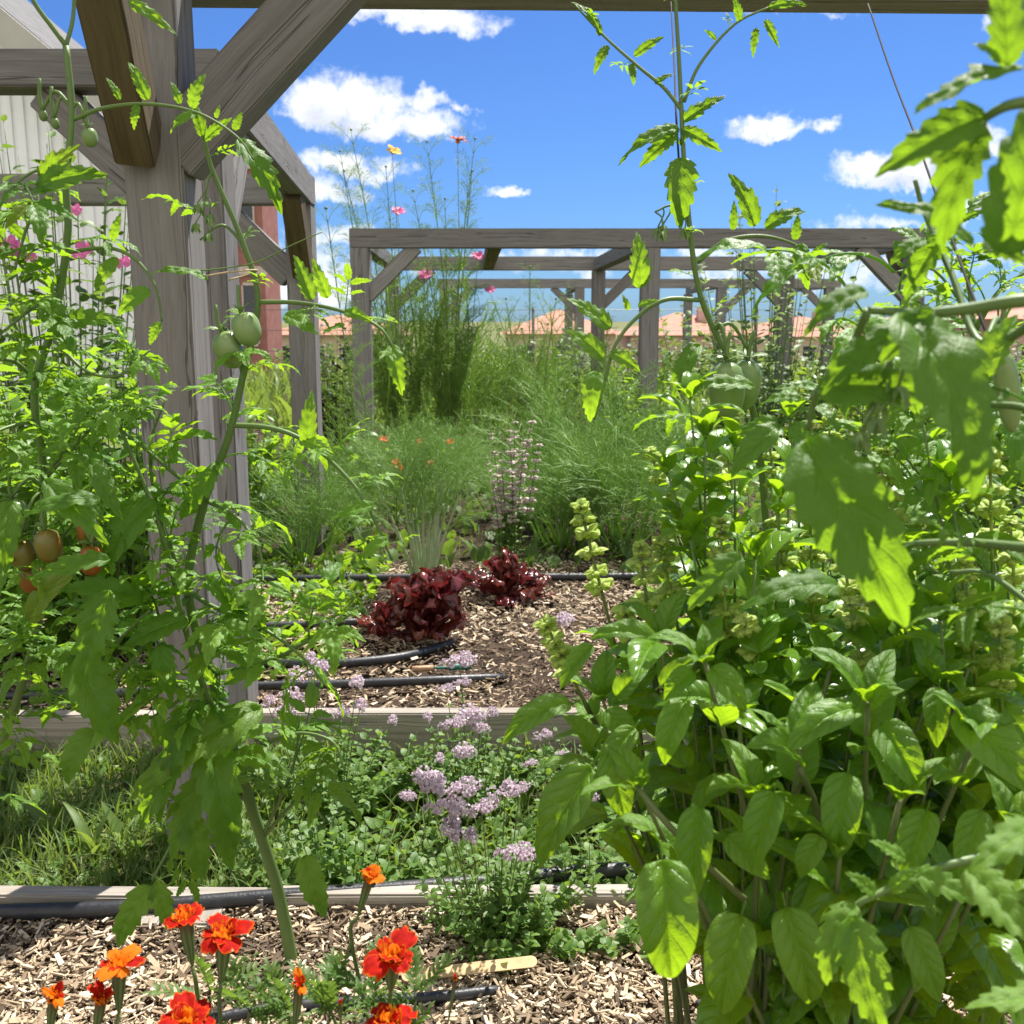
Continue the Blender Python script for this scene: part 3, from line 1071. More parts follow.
# the near frame: only its far left corner stands in view
pa = thing('pergola', 'nearest grey timber frame with thick post at left and diagonal brace to the top', 'pergola', (-.697, 2.135, Z_PATH), 'grey timber pergolas in the garden beds')
px_, fy = -.697, 2.075
timber(pa, 'post', (px_, fy + .0625, Z_PATH - .1), (px_, fy + .0625, 1.88), .116, .12, W, (0, 1, 0))
timber(pa, 'beam', (px_ - .06, fy + .18, 1.822), (2.25, fy + .18 + .08, 1.822), .10, .135, W)
timber(pa, 'beam', (px_ - .0, fy - .012, 1.835), (px_ + .08, -.9, 1.835), .09, .13, W)
timber(pa, 'brace', (px_ + .03, fy + .045, 1.425), (px_ + .405, fy + .05, 1.80), .085, .115, W, (-1, 0, 1))
timber(pa, 'brace', (px_ - .022, fy - .004, 1.432), (px_ + .065, fy - .46, 1.80), .075, .095, WB, (0, 1, 1))
timber(pa, 'post', (2.18, fy + .10, Z_PATH - .1), (2.18, fy + .10, 1.88), .125, .125, W, (0, 1, 0))

pb = thing('pergola', 'second grey timber frame behind the thick left post, its side beam running away', 'pergola', (-.785, 2.745, Z_BED), 'grey timber pergolas in the garden beds')
xr = lambda y: -.722 - .086 * (y - 2.68)
TOP = 1.77
timber(pb, 'post', (xr(2.75) - .062, 2.75, -.1), (xr(2.75) - .062, 2.75, TOP - .13), .12, .12, W, (0, 1, 0))
timber(pb, 'post', (xr(4.86) - .062, 4.86, -.1), (xr(4.86) - .062, 4.86, TOP - .13), .12, .12, W, (0, 1, 0))
timber(pb, 'post', (-2.55, 2.75, -.1), (-2.55, 2.75, TOP - .13), .12, .12, W, (0, 1, 0))
timber(pb, 'post', (-2.72, 4.86, -.1), (-2.72, 4.86, TOP - .13), .12, .12, W, (0, 1, 0))
timber(pb, 'beam', (xr(2.68) - .045, 2.81, TOP - .066), (xr(4.8) - .045, 4.80, TOP - .066), .09, .13, W)
timber(pb, 'beam', (xr(2.68), 2.735, TOP - .045), (-2.75, 2.735, TOP - .045), .11, .088, W)
timber(pb, 'beam', (xr(4.86) + .002, 4.86, TOP - .065), (-2.85, 4.86, TOP - .065), .11, .13, W)
timber(pb, 'brace', (xr(2.8) - .05, 2.80, 1.36), (xr(3.1) - .05, 3.12, 1.655), .085, .10, W, (0, -1, 1))
timber(pb, 'brace', (xr(4.8) - .05, 4.81, 1.34), (xr(4.5) - .05, 4.48, 1.655), .085, .10, WB, (0, 1, 1))
timber(pb, 'brace', (xr(2.75) - .11, 2.75, 1.36), (xr(2.75) - .45, 2.75, 1.68), .085, .10, W, (1, 0, 1))
timber(pb, 'brace', (xr(4.86) - .11, 4.86, 1.32), (xr(4.86) - .47, 4.86, 1.66), .085, .12, W, (1, 0, 1))

pc = thing('pergola', 'wide grey timber frame across the middle distance with slanting corner braces', 'pergola', (.9, 7.5, Z_BED), 'grey timber pergolas in the garden beds')
xc = (-1.08, 0.985, 2.87)
yc = (7.5, 10.5)
yaw = -.04
X_ = lambda x, y: x + (y - 7.5) * yaw
for y in yc:
    for x in xc:
        timber(pc, 'post', (X_(x, y), y, -.1), (X_(x, y), y, TOP - .135), .13, .13, W, (0, 1, 0))
    timber(pc, 'beam', (X_(xc[0], y) - .067, y, TOP - .067), (X_(xc[2], y) + .067, y, TOP - .067), .12, .132, W)
for x in xc + (-.12,):
    timber(pc, 'beam', (X_(x, 7.56), 7.565, TOP - .075), (X_(x, 10.43), 10.435, TOP - .075), .10, .115, WB if x == -.12 else W)
for x, sg, y in ((xc[0], 1, 7.5), (xc[2], -1, 7.5), (xc[1], 1, 10.5), (xc[0], 1, 10.5), (xc[2], -1, 10.5)):
    timber(pc, 'brace', (X_(x, y) + sg * .04, y, 1.30), (X_(x, y) + sg * .40, y, TOP - .12), .085, .10, W, (-sg, 0, 1))
for x in xc:
    timber(pc, 'brace', (X_(x, 7.5), 7.54, 1.30), (X_(x, 7.9), 7.9, TOP - .12), .085, .10, WB, (0, -1, 1))

pd = thing('pergola', 'farthest grey timber frame seen through the wide frame in front of it', 'pergola', (1.0, 15.5, Z_BED), 'grey timber pergolas in the garden beds')
for x in (-1.0, 1.0, 3.1, 4.7):
    timber(pd, 'post', (x, 15.5, -.1), (x, 15.5, TOP - .135), .14, .14, W, (0, 1, 0))
    timber(pd, 'beam', (x, 15.565, TOP - .07), (x, 18.4, TOP - .07), .10, .12, W)
    timber(pd, 'post', (x, 18.4, -.1), (x, 18.4, TOP - .135), .14, .14, W, (0, 1, 0))
timber(pd, 'beam', (-1.1, 15.5, TOP - .067), (4.85, 15.5, TOP - .067), .12, .132, W)
for x, sg in ((-1.0, 1), (1.0, -1), (3.1, 1), (4.7, -1)):
    timber(pd, 'brace', (x + sg * .04, 15.5, 1.3), (x + sg * .40, 15.5, TOP - .12), .085, .10, W, (-sg, 0, 1))

# boards of the raised beds
BD = M_['board']
bz = .008
b = thing('bed_board', 'low grey board along the back of the front bed beside the thick black hose', 'bed board', (0, Y_B1 + .02, -.05), 'boards edging the raised beds')
timber(b, 'plank', (-2.3, Y_B1 + .03, bz - .05), (-.47, Y_B1 + .005, bz - .05), .04, .14, BD)
timber(b, 'plank', (-.468, Y_B1 + .012, bz - .05), (2.2, Y_B1 + .03, bz - .05), .04, .14, BD)
for (x0, x1, y) in ((-.715, -.655, 1.745), (-.652, -.60, 1.748), (-.597, -.545, 1.745)):
    timber(b, 'block', ((x0 + x1) / 2, y - .02, -.004), ((x0 + x1) / 2, y + .035, -.001), x1 - x0, .03, BD, (0, 0, 1), .003)
b = thing('bed_board', 'taller sunlit board holding the rear bed of red lettuces above the weedy path', 'bed board', (0, Y_B2, -.05), 'boards edging the raised beds')
timber(b, 'plank', (-3.4, Y_B2 + .035, -.015), (-.695, Y_B2 + .02, -.015), .045, .14, BD)
timber(b, 'plank', (-.692, Y_B2 + .012, -.005), (4.2, Y_B2 + .03, -.005), .045, .14, BD)


# hoses
def hose(label, pts, r, cat='hose', extra=None):
    t = T()
    tube(t, pts, r, r, 12, 8, wob=.012)
    me = t.mesh('drip_hose')
    me.materials.append(M_['hose'])
    o = link('drip_hose', me)
    return tag(o, label, cat, 'black drip hoses')


def gp(px, py, z, dz=0.0):
    p = G(px, py, z)
    p.z += dz
    return p


hose('thick black hose lying along the low board of the front bed', [gp(-260, 928, .018), gp(-40, 914, .018), gp(120, 909, .018), gp(250, 899, .018), gp(340, 893, .016), gp(440, 886, .016), gp(520, 879, .015), gp(600, 871, .015), gp(740, 868, .015), gp(900, 870, .015), gp(1150, 872, .015)], .0155)
hose('thin black hose lowest in the picture, crossing the mulch behind the marigolds', [gp(170, 1030, .01), gp(260, 1010, .012), gp(340, 1003, .012), gp(430, 998, .012), gp(485, 992, .010), gp(505, 992, -.004)], .0095)
hose('black hose in the rear bed just behind the taller board', [gp(-120, 700, .066), gp(0, 696, .066), gp(150, 692, .066), gp(260, 686, .064), gp(340, 684, .064), gp(440, 680, .064), gp(492, 678, .050), gp(505, 679, .030)], .0135)
hose('black hose curving past the front of the large red lettuce', [gp(150, 672, .064), gp(245, 664, .054), gp(330, 664, .066), gp(395, 658, .066), gp(430, 650, .053), gp(452, 643, .045)], .0150)
hose('short black hose running up to the left side of the large red lettuce', [gp(210, 628, .064), gp(300, 625, .064), gp(355, 622, .064), gp(385, 622, .05)], .0145)
hose('farthest black hose behind both red lettuces, in front of the fennel', [gp(120, 578, .064), gp(270, 579, .064), gp(360, 578, .064), gp(470, 577, .064), gp(590, 577, .064), gp(680, 576, .064), gp(820, 576, .064)], .0170)

# small things on the mulch
t = T()
pts = []
a, bq = gp(408, 976, .016), gp(531, 962, .030)
ax = (bq - a).normalized()
bm = bmesh.new()
n = 14
outl = []
L = (bq - a).length
hw = .0105
for k in range(n + 1):
    an = PI / 2 + PI * k / n
    outl.append((math.cos(an) * hw, math.sin(an) * hw))
for k in range(n + 1):
    an = -PI / 2 + PI * k / n
    outl.append((L + math.cos(an) * hw, math.sin(an) * hw))
vs = [bm.verts.new((x, y, 0)) for x, y in outl]
f = bm.faces.new(vs)
r = bmesh.ops.extrude_face_region(bm, geom=[f])
bmesh.ops.translate(bm, vec=(0, 0, .0022), verts=[v for v in r['geom'] if isinstance(v, bmesh.types.BMVert)])
bmesh.ops.recalc_face_normals(bm, faces=bm.faces[:])
me = bpy.data.meshes.new('plant_marker')
bm.to_mesh(me)
bm.free()
me.materials.append(M_['stick'])
o = link('plant_marker', me, None, None, frame(a, ax.cross(Vector((.1, -.5, 1))) * -1, (.05, -.5, 1)) @ Matrix.Rotation(0, 4, 'Z'))
X = ax
Z = (Vector((0, -.45, 1)) - X * Vector((0, -.45, 1)).dot(X)).normalized()
Yv = Z.cross(X)
o.matrix_basis = Matrix(((X.x, Yv.x, Z.x, a.x), (X.y, Yv.y, Z.y, a.y), (X.z, Yv.z, Z.z, a.z), (0, 0, 0, 1)))
tag(o, 'flat pale wooden stick with rounded ends lying on the mulch', 'plant marker')


def lump(name, label, cat, c, s, mat, rot=0.0, grp=None):
    t = T()
    prof = [(0.001, -1), (.55, -.93), (.85, -.6), (.98, -.1), (.93, .4), (.7, .8), (.3, .97), (.001, 1)]
    lathe(t, prof, 12, None, 3, .08)
    me = t.mesh(name)
    me.materials.append(mat)
    o = link(name, me, None, None, Matrix.Translation(c) @ Matrix.Rotation(rot, 4, 'Z') @ Matrix.Diagonal((s[0], s[1], s[2], 1)))
    return tag(o, label, cat, grp)


lump('pebble', 'pale stub lying on the mulch under the basil', 'pebble', gp(680, 1000, .014), (.007, .011, .006), M_['cork'], 1.2)
lump('pebble', 'small dark stone lying on the mulch right of the pale stub', 'pebble', gp(701, 1004, .012), (.008, .010, .006), M_['dark'], .9)
t = T()
q0, q1 = gp(412, 669, .06), gp(455, 667, .06)
tube(t, [q0, q0 + (q1 - q0) * .5], .009, .009, 10, 3)
o = thing('hose_connector', 'tan and teal plastic hose connector lying by the black hoses', 'hose fitting', q0)
bag_obj(t, 'barrel', M_['copper'], o)
t = T()
tube(t, [q0 + (q1 - q0) * .85, q1 + (q1 - q0) * .35], .010, .010, 10, 3)
tube(t, [q0 + (q1 - q0) * .45, q0 + (q1 - q0) * .9], .004, .004, 8, 3)
bag_obj(t, 'cap', M_['teal'], o)
# ------------------------------------------------------------------ buildings


def solid(name, mat, parent, boxes=(), polys=()):
    """boxes: (x0,x1,y0,y1,z0,z1); polys: (outline in x,z ; y0 ; y1)"""
    bm = bmesh.new()
    for (x0, x1, y0, y1, z0, z1) in boxes:
        vs = [bm.verts.new((x, y, z)) for x in (x0, x1) for y in (y0, y1) for z in (z0, z1)]
        for q in ((0, 1, 3, 2), (4, 6, 7, 5), (0, 4, 5, 1), (2, 3, 7, 6), (0, 2, 6, 4), (1, 5, 7, 3)):
            bm.faces.new([vs[i] for i in q])
    for (ol, y0, y1) in polys:
        a = [bm.verts.new((x, y0, z)) for x, z in ol]
        b = [bm.verts.new((x, y1, z)) for x, z in ol]
        bm.faces.new(a)
        bm.faces.new(list(reversed(b)))
        for i in range(len(ol)):
            j = (i + 1) % len(ol)
            bm.faces.new((a[i], b[i], b[j], a[j]))
    bmesh.ops.recalc_face_normals(bm, faces=bm.faces[:])
    me = bpy.data.meshes.new(name)
    bm.to_mesh(me)
    bm.free()
    me.materials.append(mat)
    return link(name, me, parent)


# white sided house at the left
h = thing('white_house', 'white house with ribbed siding and gable roof behind the frames at the left edge', 'house', (-5.3, 9, -.1))
hy = 9.0
w_ = solid('wall', M_['siding'], h, polys=[([(-7.4, -.1), (-3.2, -.1), (-3.2, 2.66), (-5.3, 4.44), (-7.4, 2.66)], hy, hy + 2.2)])
ribs = []
x = -7.35
while x < -3.2:
    ribs.append((x, x + .03, hy - .022, hy - .001, -.1, 2.64 + .848 * (min(x - -7.4, -3.2 - x))))
    x += .105
solid('batten_siding', M_['siding'], h, boxes=ribs)
for sx in (1, -1):
    ex = -5.3 + sx * 2.45
    solid('roof', M_['roofgrey'], h, polys=[([(-5.3, 4.52), (ex, 2.46), (ex, 2.58), (-5.3, 4.64)], hy - .34, hy + 2.4)])
    solid('rake_board', M_['trim'], h, polys=[([(-5.3, 4.34), (ex + sx * .02, 2.26), (ex + sx * .02, 2.56), (-5.3, 4.62)], hy - .38, hy - .343)])
    solid('soffit', M_['trim'], h, polys=[([(-5.3, 4.48), (ex, 2.42), (ex, 2.455), (-5.3, 4.515)], hy - .34, hy + 2.2)])

# brick red building behind the second frame
h = thing('brick_building', 'two storey red brick building with rows of narrow windows between the left posts', 'building', (-9.5, 31, -1.2))
by = 31.0
solid('wall', M_['redbrick'], h, boxes=[(-14, -7.3, by, by + 2, -1.5, 6.35)])
solid('stone_band', M_['stone'], h, boxes=[(-14.05, -7.24, by - .09, by - .002, 2.55, 2.8), (-14.05, -7.24, by - .09, by - .002, 6.1, 6.5), (-14.05, -7.24, by - .07, by - .002, 5.55, 5.68)])
for zz, hh in ((.55, 1.7), (3.35, 1.75)):
    for i in range(7):
        x0 = -7.95 - i * .78
        f = solid('window', M_['stone'], h, boxes=[(x0 - .05, x0, by - .05, by - .002, zz, zz + hh), (x0 + .38, x0 + .43, by - .05, by - .002, zz, zz + hh), (x0, x0 + .38, by - .06, by - .002, zz - .08, zz), (x0, x0 + .38, by - .06, by - .002, zz + hh, zz + hh + .08)])
        solid('pane', M_['glass'], f, boxes=[(x0, x0 + .38, by - .02, by - .003, zz, zz + hh)])

# terracotta roofed houses below the garden


def tile_house(label, x0, x1, y, base, eave, ridge, depth, wall, grp='terracotta roofed houses beyond the fence', wins=3):
    h = thing('tiled_house', label, 'house', ((x0 + x1) / 2, y, base), grp)
    solid('wall', wall, h, boxes=[(x0, x1, y, y + depth, base - 1, eave)])
    # hipped roof
    bm = bmesh.new()
    o = .5
    a = [bm.verts.new(v) for v in ((x0 - o, y - o, eave), (x1 + o, y - o, eave), (x1 + o, y + depth + o, eave), (x0 - o, y + depth + o, eave))]
    r0 = bm.verts.new((x0 + depth * .42, y + depth / 2, ridge))
    r1 = bm.verts.new((x1 - depth * .42, y + depth / 2, ridge))
    for q in ((a[0], a[1], r1, r0), (a[1], a[2], r1), (a[2], a[3], r0, r1), (a[3], a[0], r0), (a[3], a[2], a[1], a[0])):
        bm.faces.new(q)
    bmesh.ops.recalc_face_normals(bm, faces=bm.faces[:])
    me = bpy.data.meshes.new('roof')
    bm.to_mesh(me)
    bm.free()
    me.materials.append(M_['rooftile'])
    rf = link('roof', me, h)
    cx = x0 + (x1 - x0) * .62
    solid('chimney', wall, rf, boxes=[(cx, cx + .8, y + depth * .3, y + depth * .3 + .8, eave + .4, ridge + .35)])
    for i in range(wins):
        wx = x0 + (x1 - x0) * (i + .5) / wins
        f = solid('window', M_['trim'], h, boxes=[(wx - .6, wx + .6, y - .06, y - .003, eave - 2.0, eave - 1.9), (wx - .6, wx + .6, y - .06, y - .003, eave - .75, eave - .65), (wx - .6, wx - .5, y - .06, y - .003, eave - 1.9, eave - .75), (wx + .5, wx + .6, y - .06, y - .003, eave - 1.9, eave - .75)])
        solid('pane', M_['glass'], f, boxes=[(wx - .5, wx + .5, y - .03, y - .004, eave - 1.9, eave - .75)])


tile_house('tan house with terracotta roof seen through the middle of the wide frame', -.4, 6.6, 66, -4.6, .55, 2.1, 8, M_['tanwall'])
tile_house('pinkish house with terracotta roof right of the middle post of the wide frame', 8.2, 16.5, 72, -4.8, .40, 2.0, 9, M_['pinkwall'])
tile_house('tan house with terracotta roof at the left end, low behind the red bush', -16.5, -7.6, 70, -4.8, .45, 1.8, 9, M_['tanwall'], wins=4)
tile_house('farther terracotta roofed house partly hidden by the right leaves', 19.0, 28.0, 82, -5.0, .2, 1.8, 9, M_['tanwall'])
tile_house('pink house at the right edge, showing between the nearest tomato leaves', 12.3, 20.0, 26, -1.5, 1.25, 2.05, 8, M_['pinkwall'], None, 4)

# wire fence
fe = thing('wire_fence', 'thin wire fence with slim posts crossing behind the frames', 'fence', (0, 19.6, -.15))
for i in range(9):
    x = -8.0 + i * 2.1
    t = T()
    tube(t, [(x, 19.6, -.2), (x, 19.6, 1.42)], .028, .028, 8, 2)
    bag_obj(t, 'post', M_['wire'], fe)
for z in (.25, .62, 1.0, 1.38):
    t = T()
    tube(t, [(-8, 19.57, z), (8.8, 19.57, z)], .006, .006, 5, 2)
    bag_obj(t, 'wire', M_['wire'], fe)

# ------------------------------------------------------------------ strings


def string(label, pts, r):
    t = T()
    tube(t, pts, r, r, 6, 6)
    me = t.mesh('twine')
    me.materials.append(M_['string'])
    tag(link('twine', me), label, 'twine', 'strings hung from the top beam')


string('dark string hanging straight down beside the tall thin tomato top', [P(671, 2, 2.06), P(673, 40, 1.8), P(675, 80, 1.5), P(676, 112, 1.32), P(680, 180, 1.31)], .0013)
string('dark string slanting down through the right hand tomato leaves', [P(868, 4, 2.06), P(892, 75, 1.75), P(915, 135, 1.5), P(945, 220, 1.2), P(978, 310, 1.0), P(1000, 370, .95)], .0016)

# ------------------------------------------------------------------ fruit


def fruit(parent, c, length, width, axis, mat, name='fruit', seed=0):
    """plum tomato hung by its top, with a star of sepals as its own piece"""
    rg = random.Random(seed)
    t = T()
    prof = [(.06, 0), (.45, .02), (.78, .10), (.96, .26), (1, .45), (.96, .62), (.82, .80), (.52, .93), (.2, .99), (.01, 1.0)]
    M = frame(c, axis, (0.3, -1, 0), width / 2, length)
    lathe(t, prof, 18, frame(c, axis, (0.3, -1, 0), width / 2, length, width / 2), 3, .02)
    me = t.mesh(name)
    me.materials.append(mat)
    f = link(name, me, parent)
    k = T()
    ax = Vector(axis).normalized()
    for i in range(5):
        o = perp(ax, i * 1.257 + rg.random())
        k.inst(LEAFLET_LO[i % 6], frame(Vector(c) - ax * .001, o - ax * rg.uniform(.1, .6), -ax, width * .42, width * .62))
    tube(k, [Vector(c) + ax * .002, Vector(c) - ax * .015, Vector(c) - ax * .03 + Vector((0.004, 0, .008))], .003, .0022, 6, 3)
    bag_obj(k, 'calyx', M_['stem'], f)
    return f


def truss(bag, a, b):
    m = (Vector(a) + Vector(b)) / 2 + Vector((0, 0, .02))
    tube(bag, [a, m, b], .0028, .002, 6, 4)


def flower_truss(parent, a, d):
    """small spent tomato flowers hanging from a curved stalk"""
    t = T()
    path = tube(t, [a, Vector(a) + Vector(d) * .5 + Vector((0, 0, .015)), Vector(a) + Vector(d)], .0018, .0012, 5, 4)
    for s in (.4, .6, .8, 1.0):
        p, dd, _ = along(path, s)
        q = p + Vector((random.uniform(-.012, .012), random.uniform(-.01, .01), -.022))
        tube(t, [p, (p + q) / 2 + Vector((0.004, 0, .004)), q], .001, .001, 4, 3)
        for i in range(5):
            o = perp((0, 0, 1), i * 1.257)
            t.inst(SMALLLEAF[i], frame(q, o * .5 + Vector((0, 0, -1)), (0, 0, 1), .009, .016), .5)
    bag_obj(t, 'flower_truss', M_['stem'], parent)


# ------------------------------------------------------------------ tomato plants


def PT(s):
    """'px,py,Y px,py,Y' -> points (Y carries on when left out)"""
    out, Y = [], 1.5
    for w in s.split():
        v = [float(q) for q in w.split(',')]
        if len(v) > 2:
            Y = v[2]
        out.append(P(v[0], v[1], Y))
    return out


TG = 'staked tomato plants in the front bed'

# the main tomato left of the centre
b0 = P(292, 965, 1.62)
b0.z = -.02
tl = thing('tomato_plant', 'tomato plant with thick bare lower stem rising from the mulch behind the orange marigolds', 'tomato plant', b0, TG)
st = T()
mains = PT('278,890,1.615 262,838,1.60 238,765,1.57 212,675,1.54 188,590,1.51 205,500,1.48 228,439,1.46 243,376,1.45 258,302,1.43 243,243,1.42 213,172,1.41 203,135,1.40')
m0 = tube(st, [b0, P(290, 950, 1.62)] + mains, .0115, .0028, 9, 6)
br = {}
for nm, s, r0, r1 in (
        ('a', '258,302,1.43 300,303,1.42 345,312,1.40 382,330,1.39 402,368,1.39', .0034, .0016),
        ('b', '228,425,1.46 270,428,1.45 305,441,1.44 338,468,1.43 366,503,1.42 392,560,1.42', .0042, .0018),
        ('c', '188,590,1.51 212,606,1.47 262,628,1.45 300,655,1.43 330,690,1.42', .0042, .0016),
        ('d', '238,765,1.57 205,690,1.46 183,620,1.42 169,558,1.40 152,505,1.39 128,446,1.38 110,410,1.37', .0062, .0022),
        ('e', '188,597,1.51 150,640,1.42 110,690,1.38 90,740,1.36', .005, .002),
        ('f', '250,800,1.60 215,790,1.53 178,835,1.50 152,880,1.48', .004, .002),
        ('g', '262,838,1.60 300,800,1.56 325,820,1.54', .004, .0018),
        ('h', '243,243,1.42 222,225,1.41 200,240,1.40', .0024, .0014),
        ('i', '212,675,1.54 270,660,1.47 310,640,1.44 345,618,1.42 358,606,1.41', .0042, .0016),
        ('j', '238,765,1.57 285,735,1.50 330,740,1.47 345,770,1.46', .004, .0018),
        ('k', '205,500,1.48 170,470,1.44 120,430,1.42 85,420,1.40', .0036, .0016),
        ('l', '262,838,1.60 292,770,1.53 300,715,1.50', .0036, .0016),
        ('m', '188,590,1.51 160,520,1.46 150,450,1.44 165,400,1.43', .0036, .0016),
        ('o', '205,500,1.48 240,520,1.42 262,560,1.40 250,600,1.39', .0034, .0014),
        ('p', '212,675,1.54 180,700,1.46 140,720,1.42 120,690,1.40', .0034, .0014)):
    br[nm] = tube(st, PT(s), r0, r1, 7, 6)
for q in ('d', 'e', 'c', 'i', 'j', 'k', 'l', 'm', 'o', 'p'):
    leaves_on(tl, br[q], ME_TOMATO + ME_LIGHT, .062, (.13, .22), .15, 1.0, lift=-.1, az0=random.uniform(0, 6), forward=.5)
for q in ('a', 'b'):
    leaves_on(tl, br[q], ME_YOUNG, .045, (.07, .12), .25, 1.0, lift=.35, az0=1.0, forward=.3)
for q in ('f', 'g', 'h'):
    leaves_on(tl, br[q], ME_TOMATO, .06, (.10, .16), .35, 1.0, lift=-.2, az0=1)
leaves_on(tl, m0, ME_TOMATO + ME_LIGHT, .070, (.13, .21), .30, .80, lift=-.05, az0=.4)

lf = T()
for q in 'bcdeikmop':
    leaves_on(None, br[q], None, .065, (.09, .15), .1, 1.0, lift=0, bag=lf, tmpls=TOMATO)
leaves_on(None, m0, None, .045, (.09, .15), .35, .82, lift=0, bag=lf, tmpls=TOMATO)
bag_obj(lf, 'foliage', M_['tomato_bud'], tl)
leaves_on(tl, m0, ME_YOUNG, .05, (.06, .10), .80, 1.0, lift=.1, az0=.4)
HT = ME_LEAFLET
for (b, t_, w, fa, ro) in (
        ((238, 140, 1.40), (281, 215, 1.40), .95, .9, -.3), ((203, 137, 1.40), (192, 100, 1.40), 1.0, .9, .1), ((204, 140, 1.40), (232, 118, 1.39), .9, .8, .1), ((188, 620, 1.40), (120, 655, 1.38), 1.0, .8, .2),
        ((262, 708, 1.5), (130, 800, 1.40), .9, .8, .1), ((75, 655, 1.36), (118, 745, 1.34), 1.3, .9, .1), ((95, 730, 1.35), (68, 785, 1.34), 1.2, .9, .3),
        ((233, 756, 1.5), (292, 778, 1.45), 1.3, .8, -.2), ((212, 735, 1.5), (235, 850, 1.46), 1.0, .9, .2), ((200, 700, 1.45), (165, 800, 1.42), 1.0, .8, .3),
        ((305, 855, 1.5), (325, 918, 1.49), 1.4, .9, .2), ((240, 625, 1.42), (205, 575, 1.41), 1.0, .6, .2), ((215, 470, 1.42), (180, 520, 1.41), 1.0, .8, .0),
        ((160, 645, 1.38), (172, 700, 1.38), 1.1, .9, .1), ((140, 600, 1.36), (60, 590, 1.33), .95, .8, .0), ((208, 280, 1.41), (150, 275, 1.39), .8, .5, .2),
        ((155, 500, 1.38), (98, 585, 1.36), .9, .9, .3), ((205, 775, 1.5), (170, 862, 1.47), 1.1, .9, .1), ((222, 785, 1.5), (232, 870, 1.48), 1.0, .9, .2), ((180, 760, 1.46), (140, 830, 1.44), 1.0, .9, .2), ((150, 885, 1.48), (118, 948, 1.47), 1.3, .9, .1), ((156, 882, 1.48), (170, 930, 1.47), 1.3, .8, .1), ((190, 815, 1.49), (205, 880, 1.48), 1.1, .9, .2)):
    hero(tl, random.choice(HT), P(*b), P(*t_), w, fa, ro)
for (b, t_, w, fa, ro) in (
        ((312, 300, 1.40), (294, 255, 1.40), 1.0, .9, .1), ((328, 298, 1.40), (312, 258, 1.40), .9, .9, -.2), ((346, 312, 1.4), (372, 322, 1.38), 1.0, .6, .3), ((392, 345, 1.39), (402, 396, 1.39), .95, .9, .1),
        ((285, 315, 1.41), (318, 335, 1.40), 1.2, .7, .1), ((345, 325, 1.39), (320, 335, 1.39), 1.2, .7, .4), ((308, 445, 1.43), (312, 390, 1.43), 1.0, .8, -.1), ((300, 440, 1.43), (335, 455, 1.42), .9, .7, .2),
        ((375, 505, 1.41), (330, 520, 1.41), 1.0, .8, .1), ((388, 540, 1.41), (362, 560, 1.41), 1.1, .8, .1), ((240, 530, 1.45), (215, 508, 1.43), 1.0, .8, .3), ((262, 628, 1.44), (235, 590, 1.43), .9, .9, .1)):
    hero(tl, random.choice(ME_BUDLET), P(*b), P(*t_), w, fa, ro)
fruit(tl, P(242, 313, 1.40), .046, .038, (.30, -.1, -1), M_['green_fruit'], seed=1)
fruit(tl, P(222, 332, 1.41), .052, .040, (.36, .1, -1), M_['green_fruit'], seed=2)
truss(st, P(243, 376, 1.45), P(240, 306, 1.40))
truss(st, P(243, 376, 1.45), P(221, 326, 1.41))
flower_truss(tl, P(213, 172, 1.41), P(203, 215, 1.39) - P(213, 172, 1.41))
tube(st, [P(198, 271, 1.41), P(225, 268, 1.41), P(258, 262, 1.41), P(290, 246, 1.40), P(322, 232, 1.40)], .0011, .0008, 5, 4)
bag_obj(st, 'stem', M_['stem'], tl)
tie = T()
tube(tie, [P(206, 276, 1.40), P(230, 272, 1.40), P(256, 270, 1.42), P(250, 274, 1.44), P(228, 280, 1.42)], .0012, .0012, 5, 4)
bag_obj(tie, 'straw_tie', M_['straw'], tl)

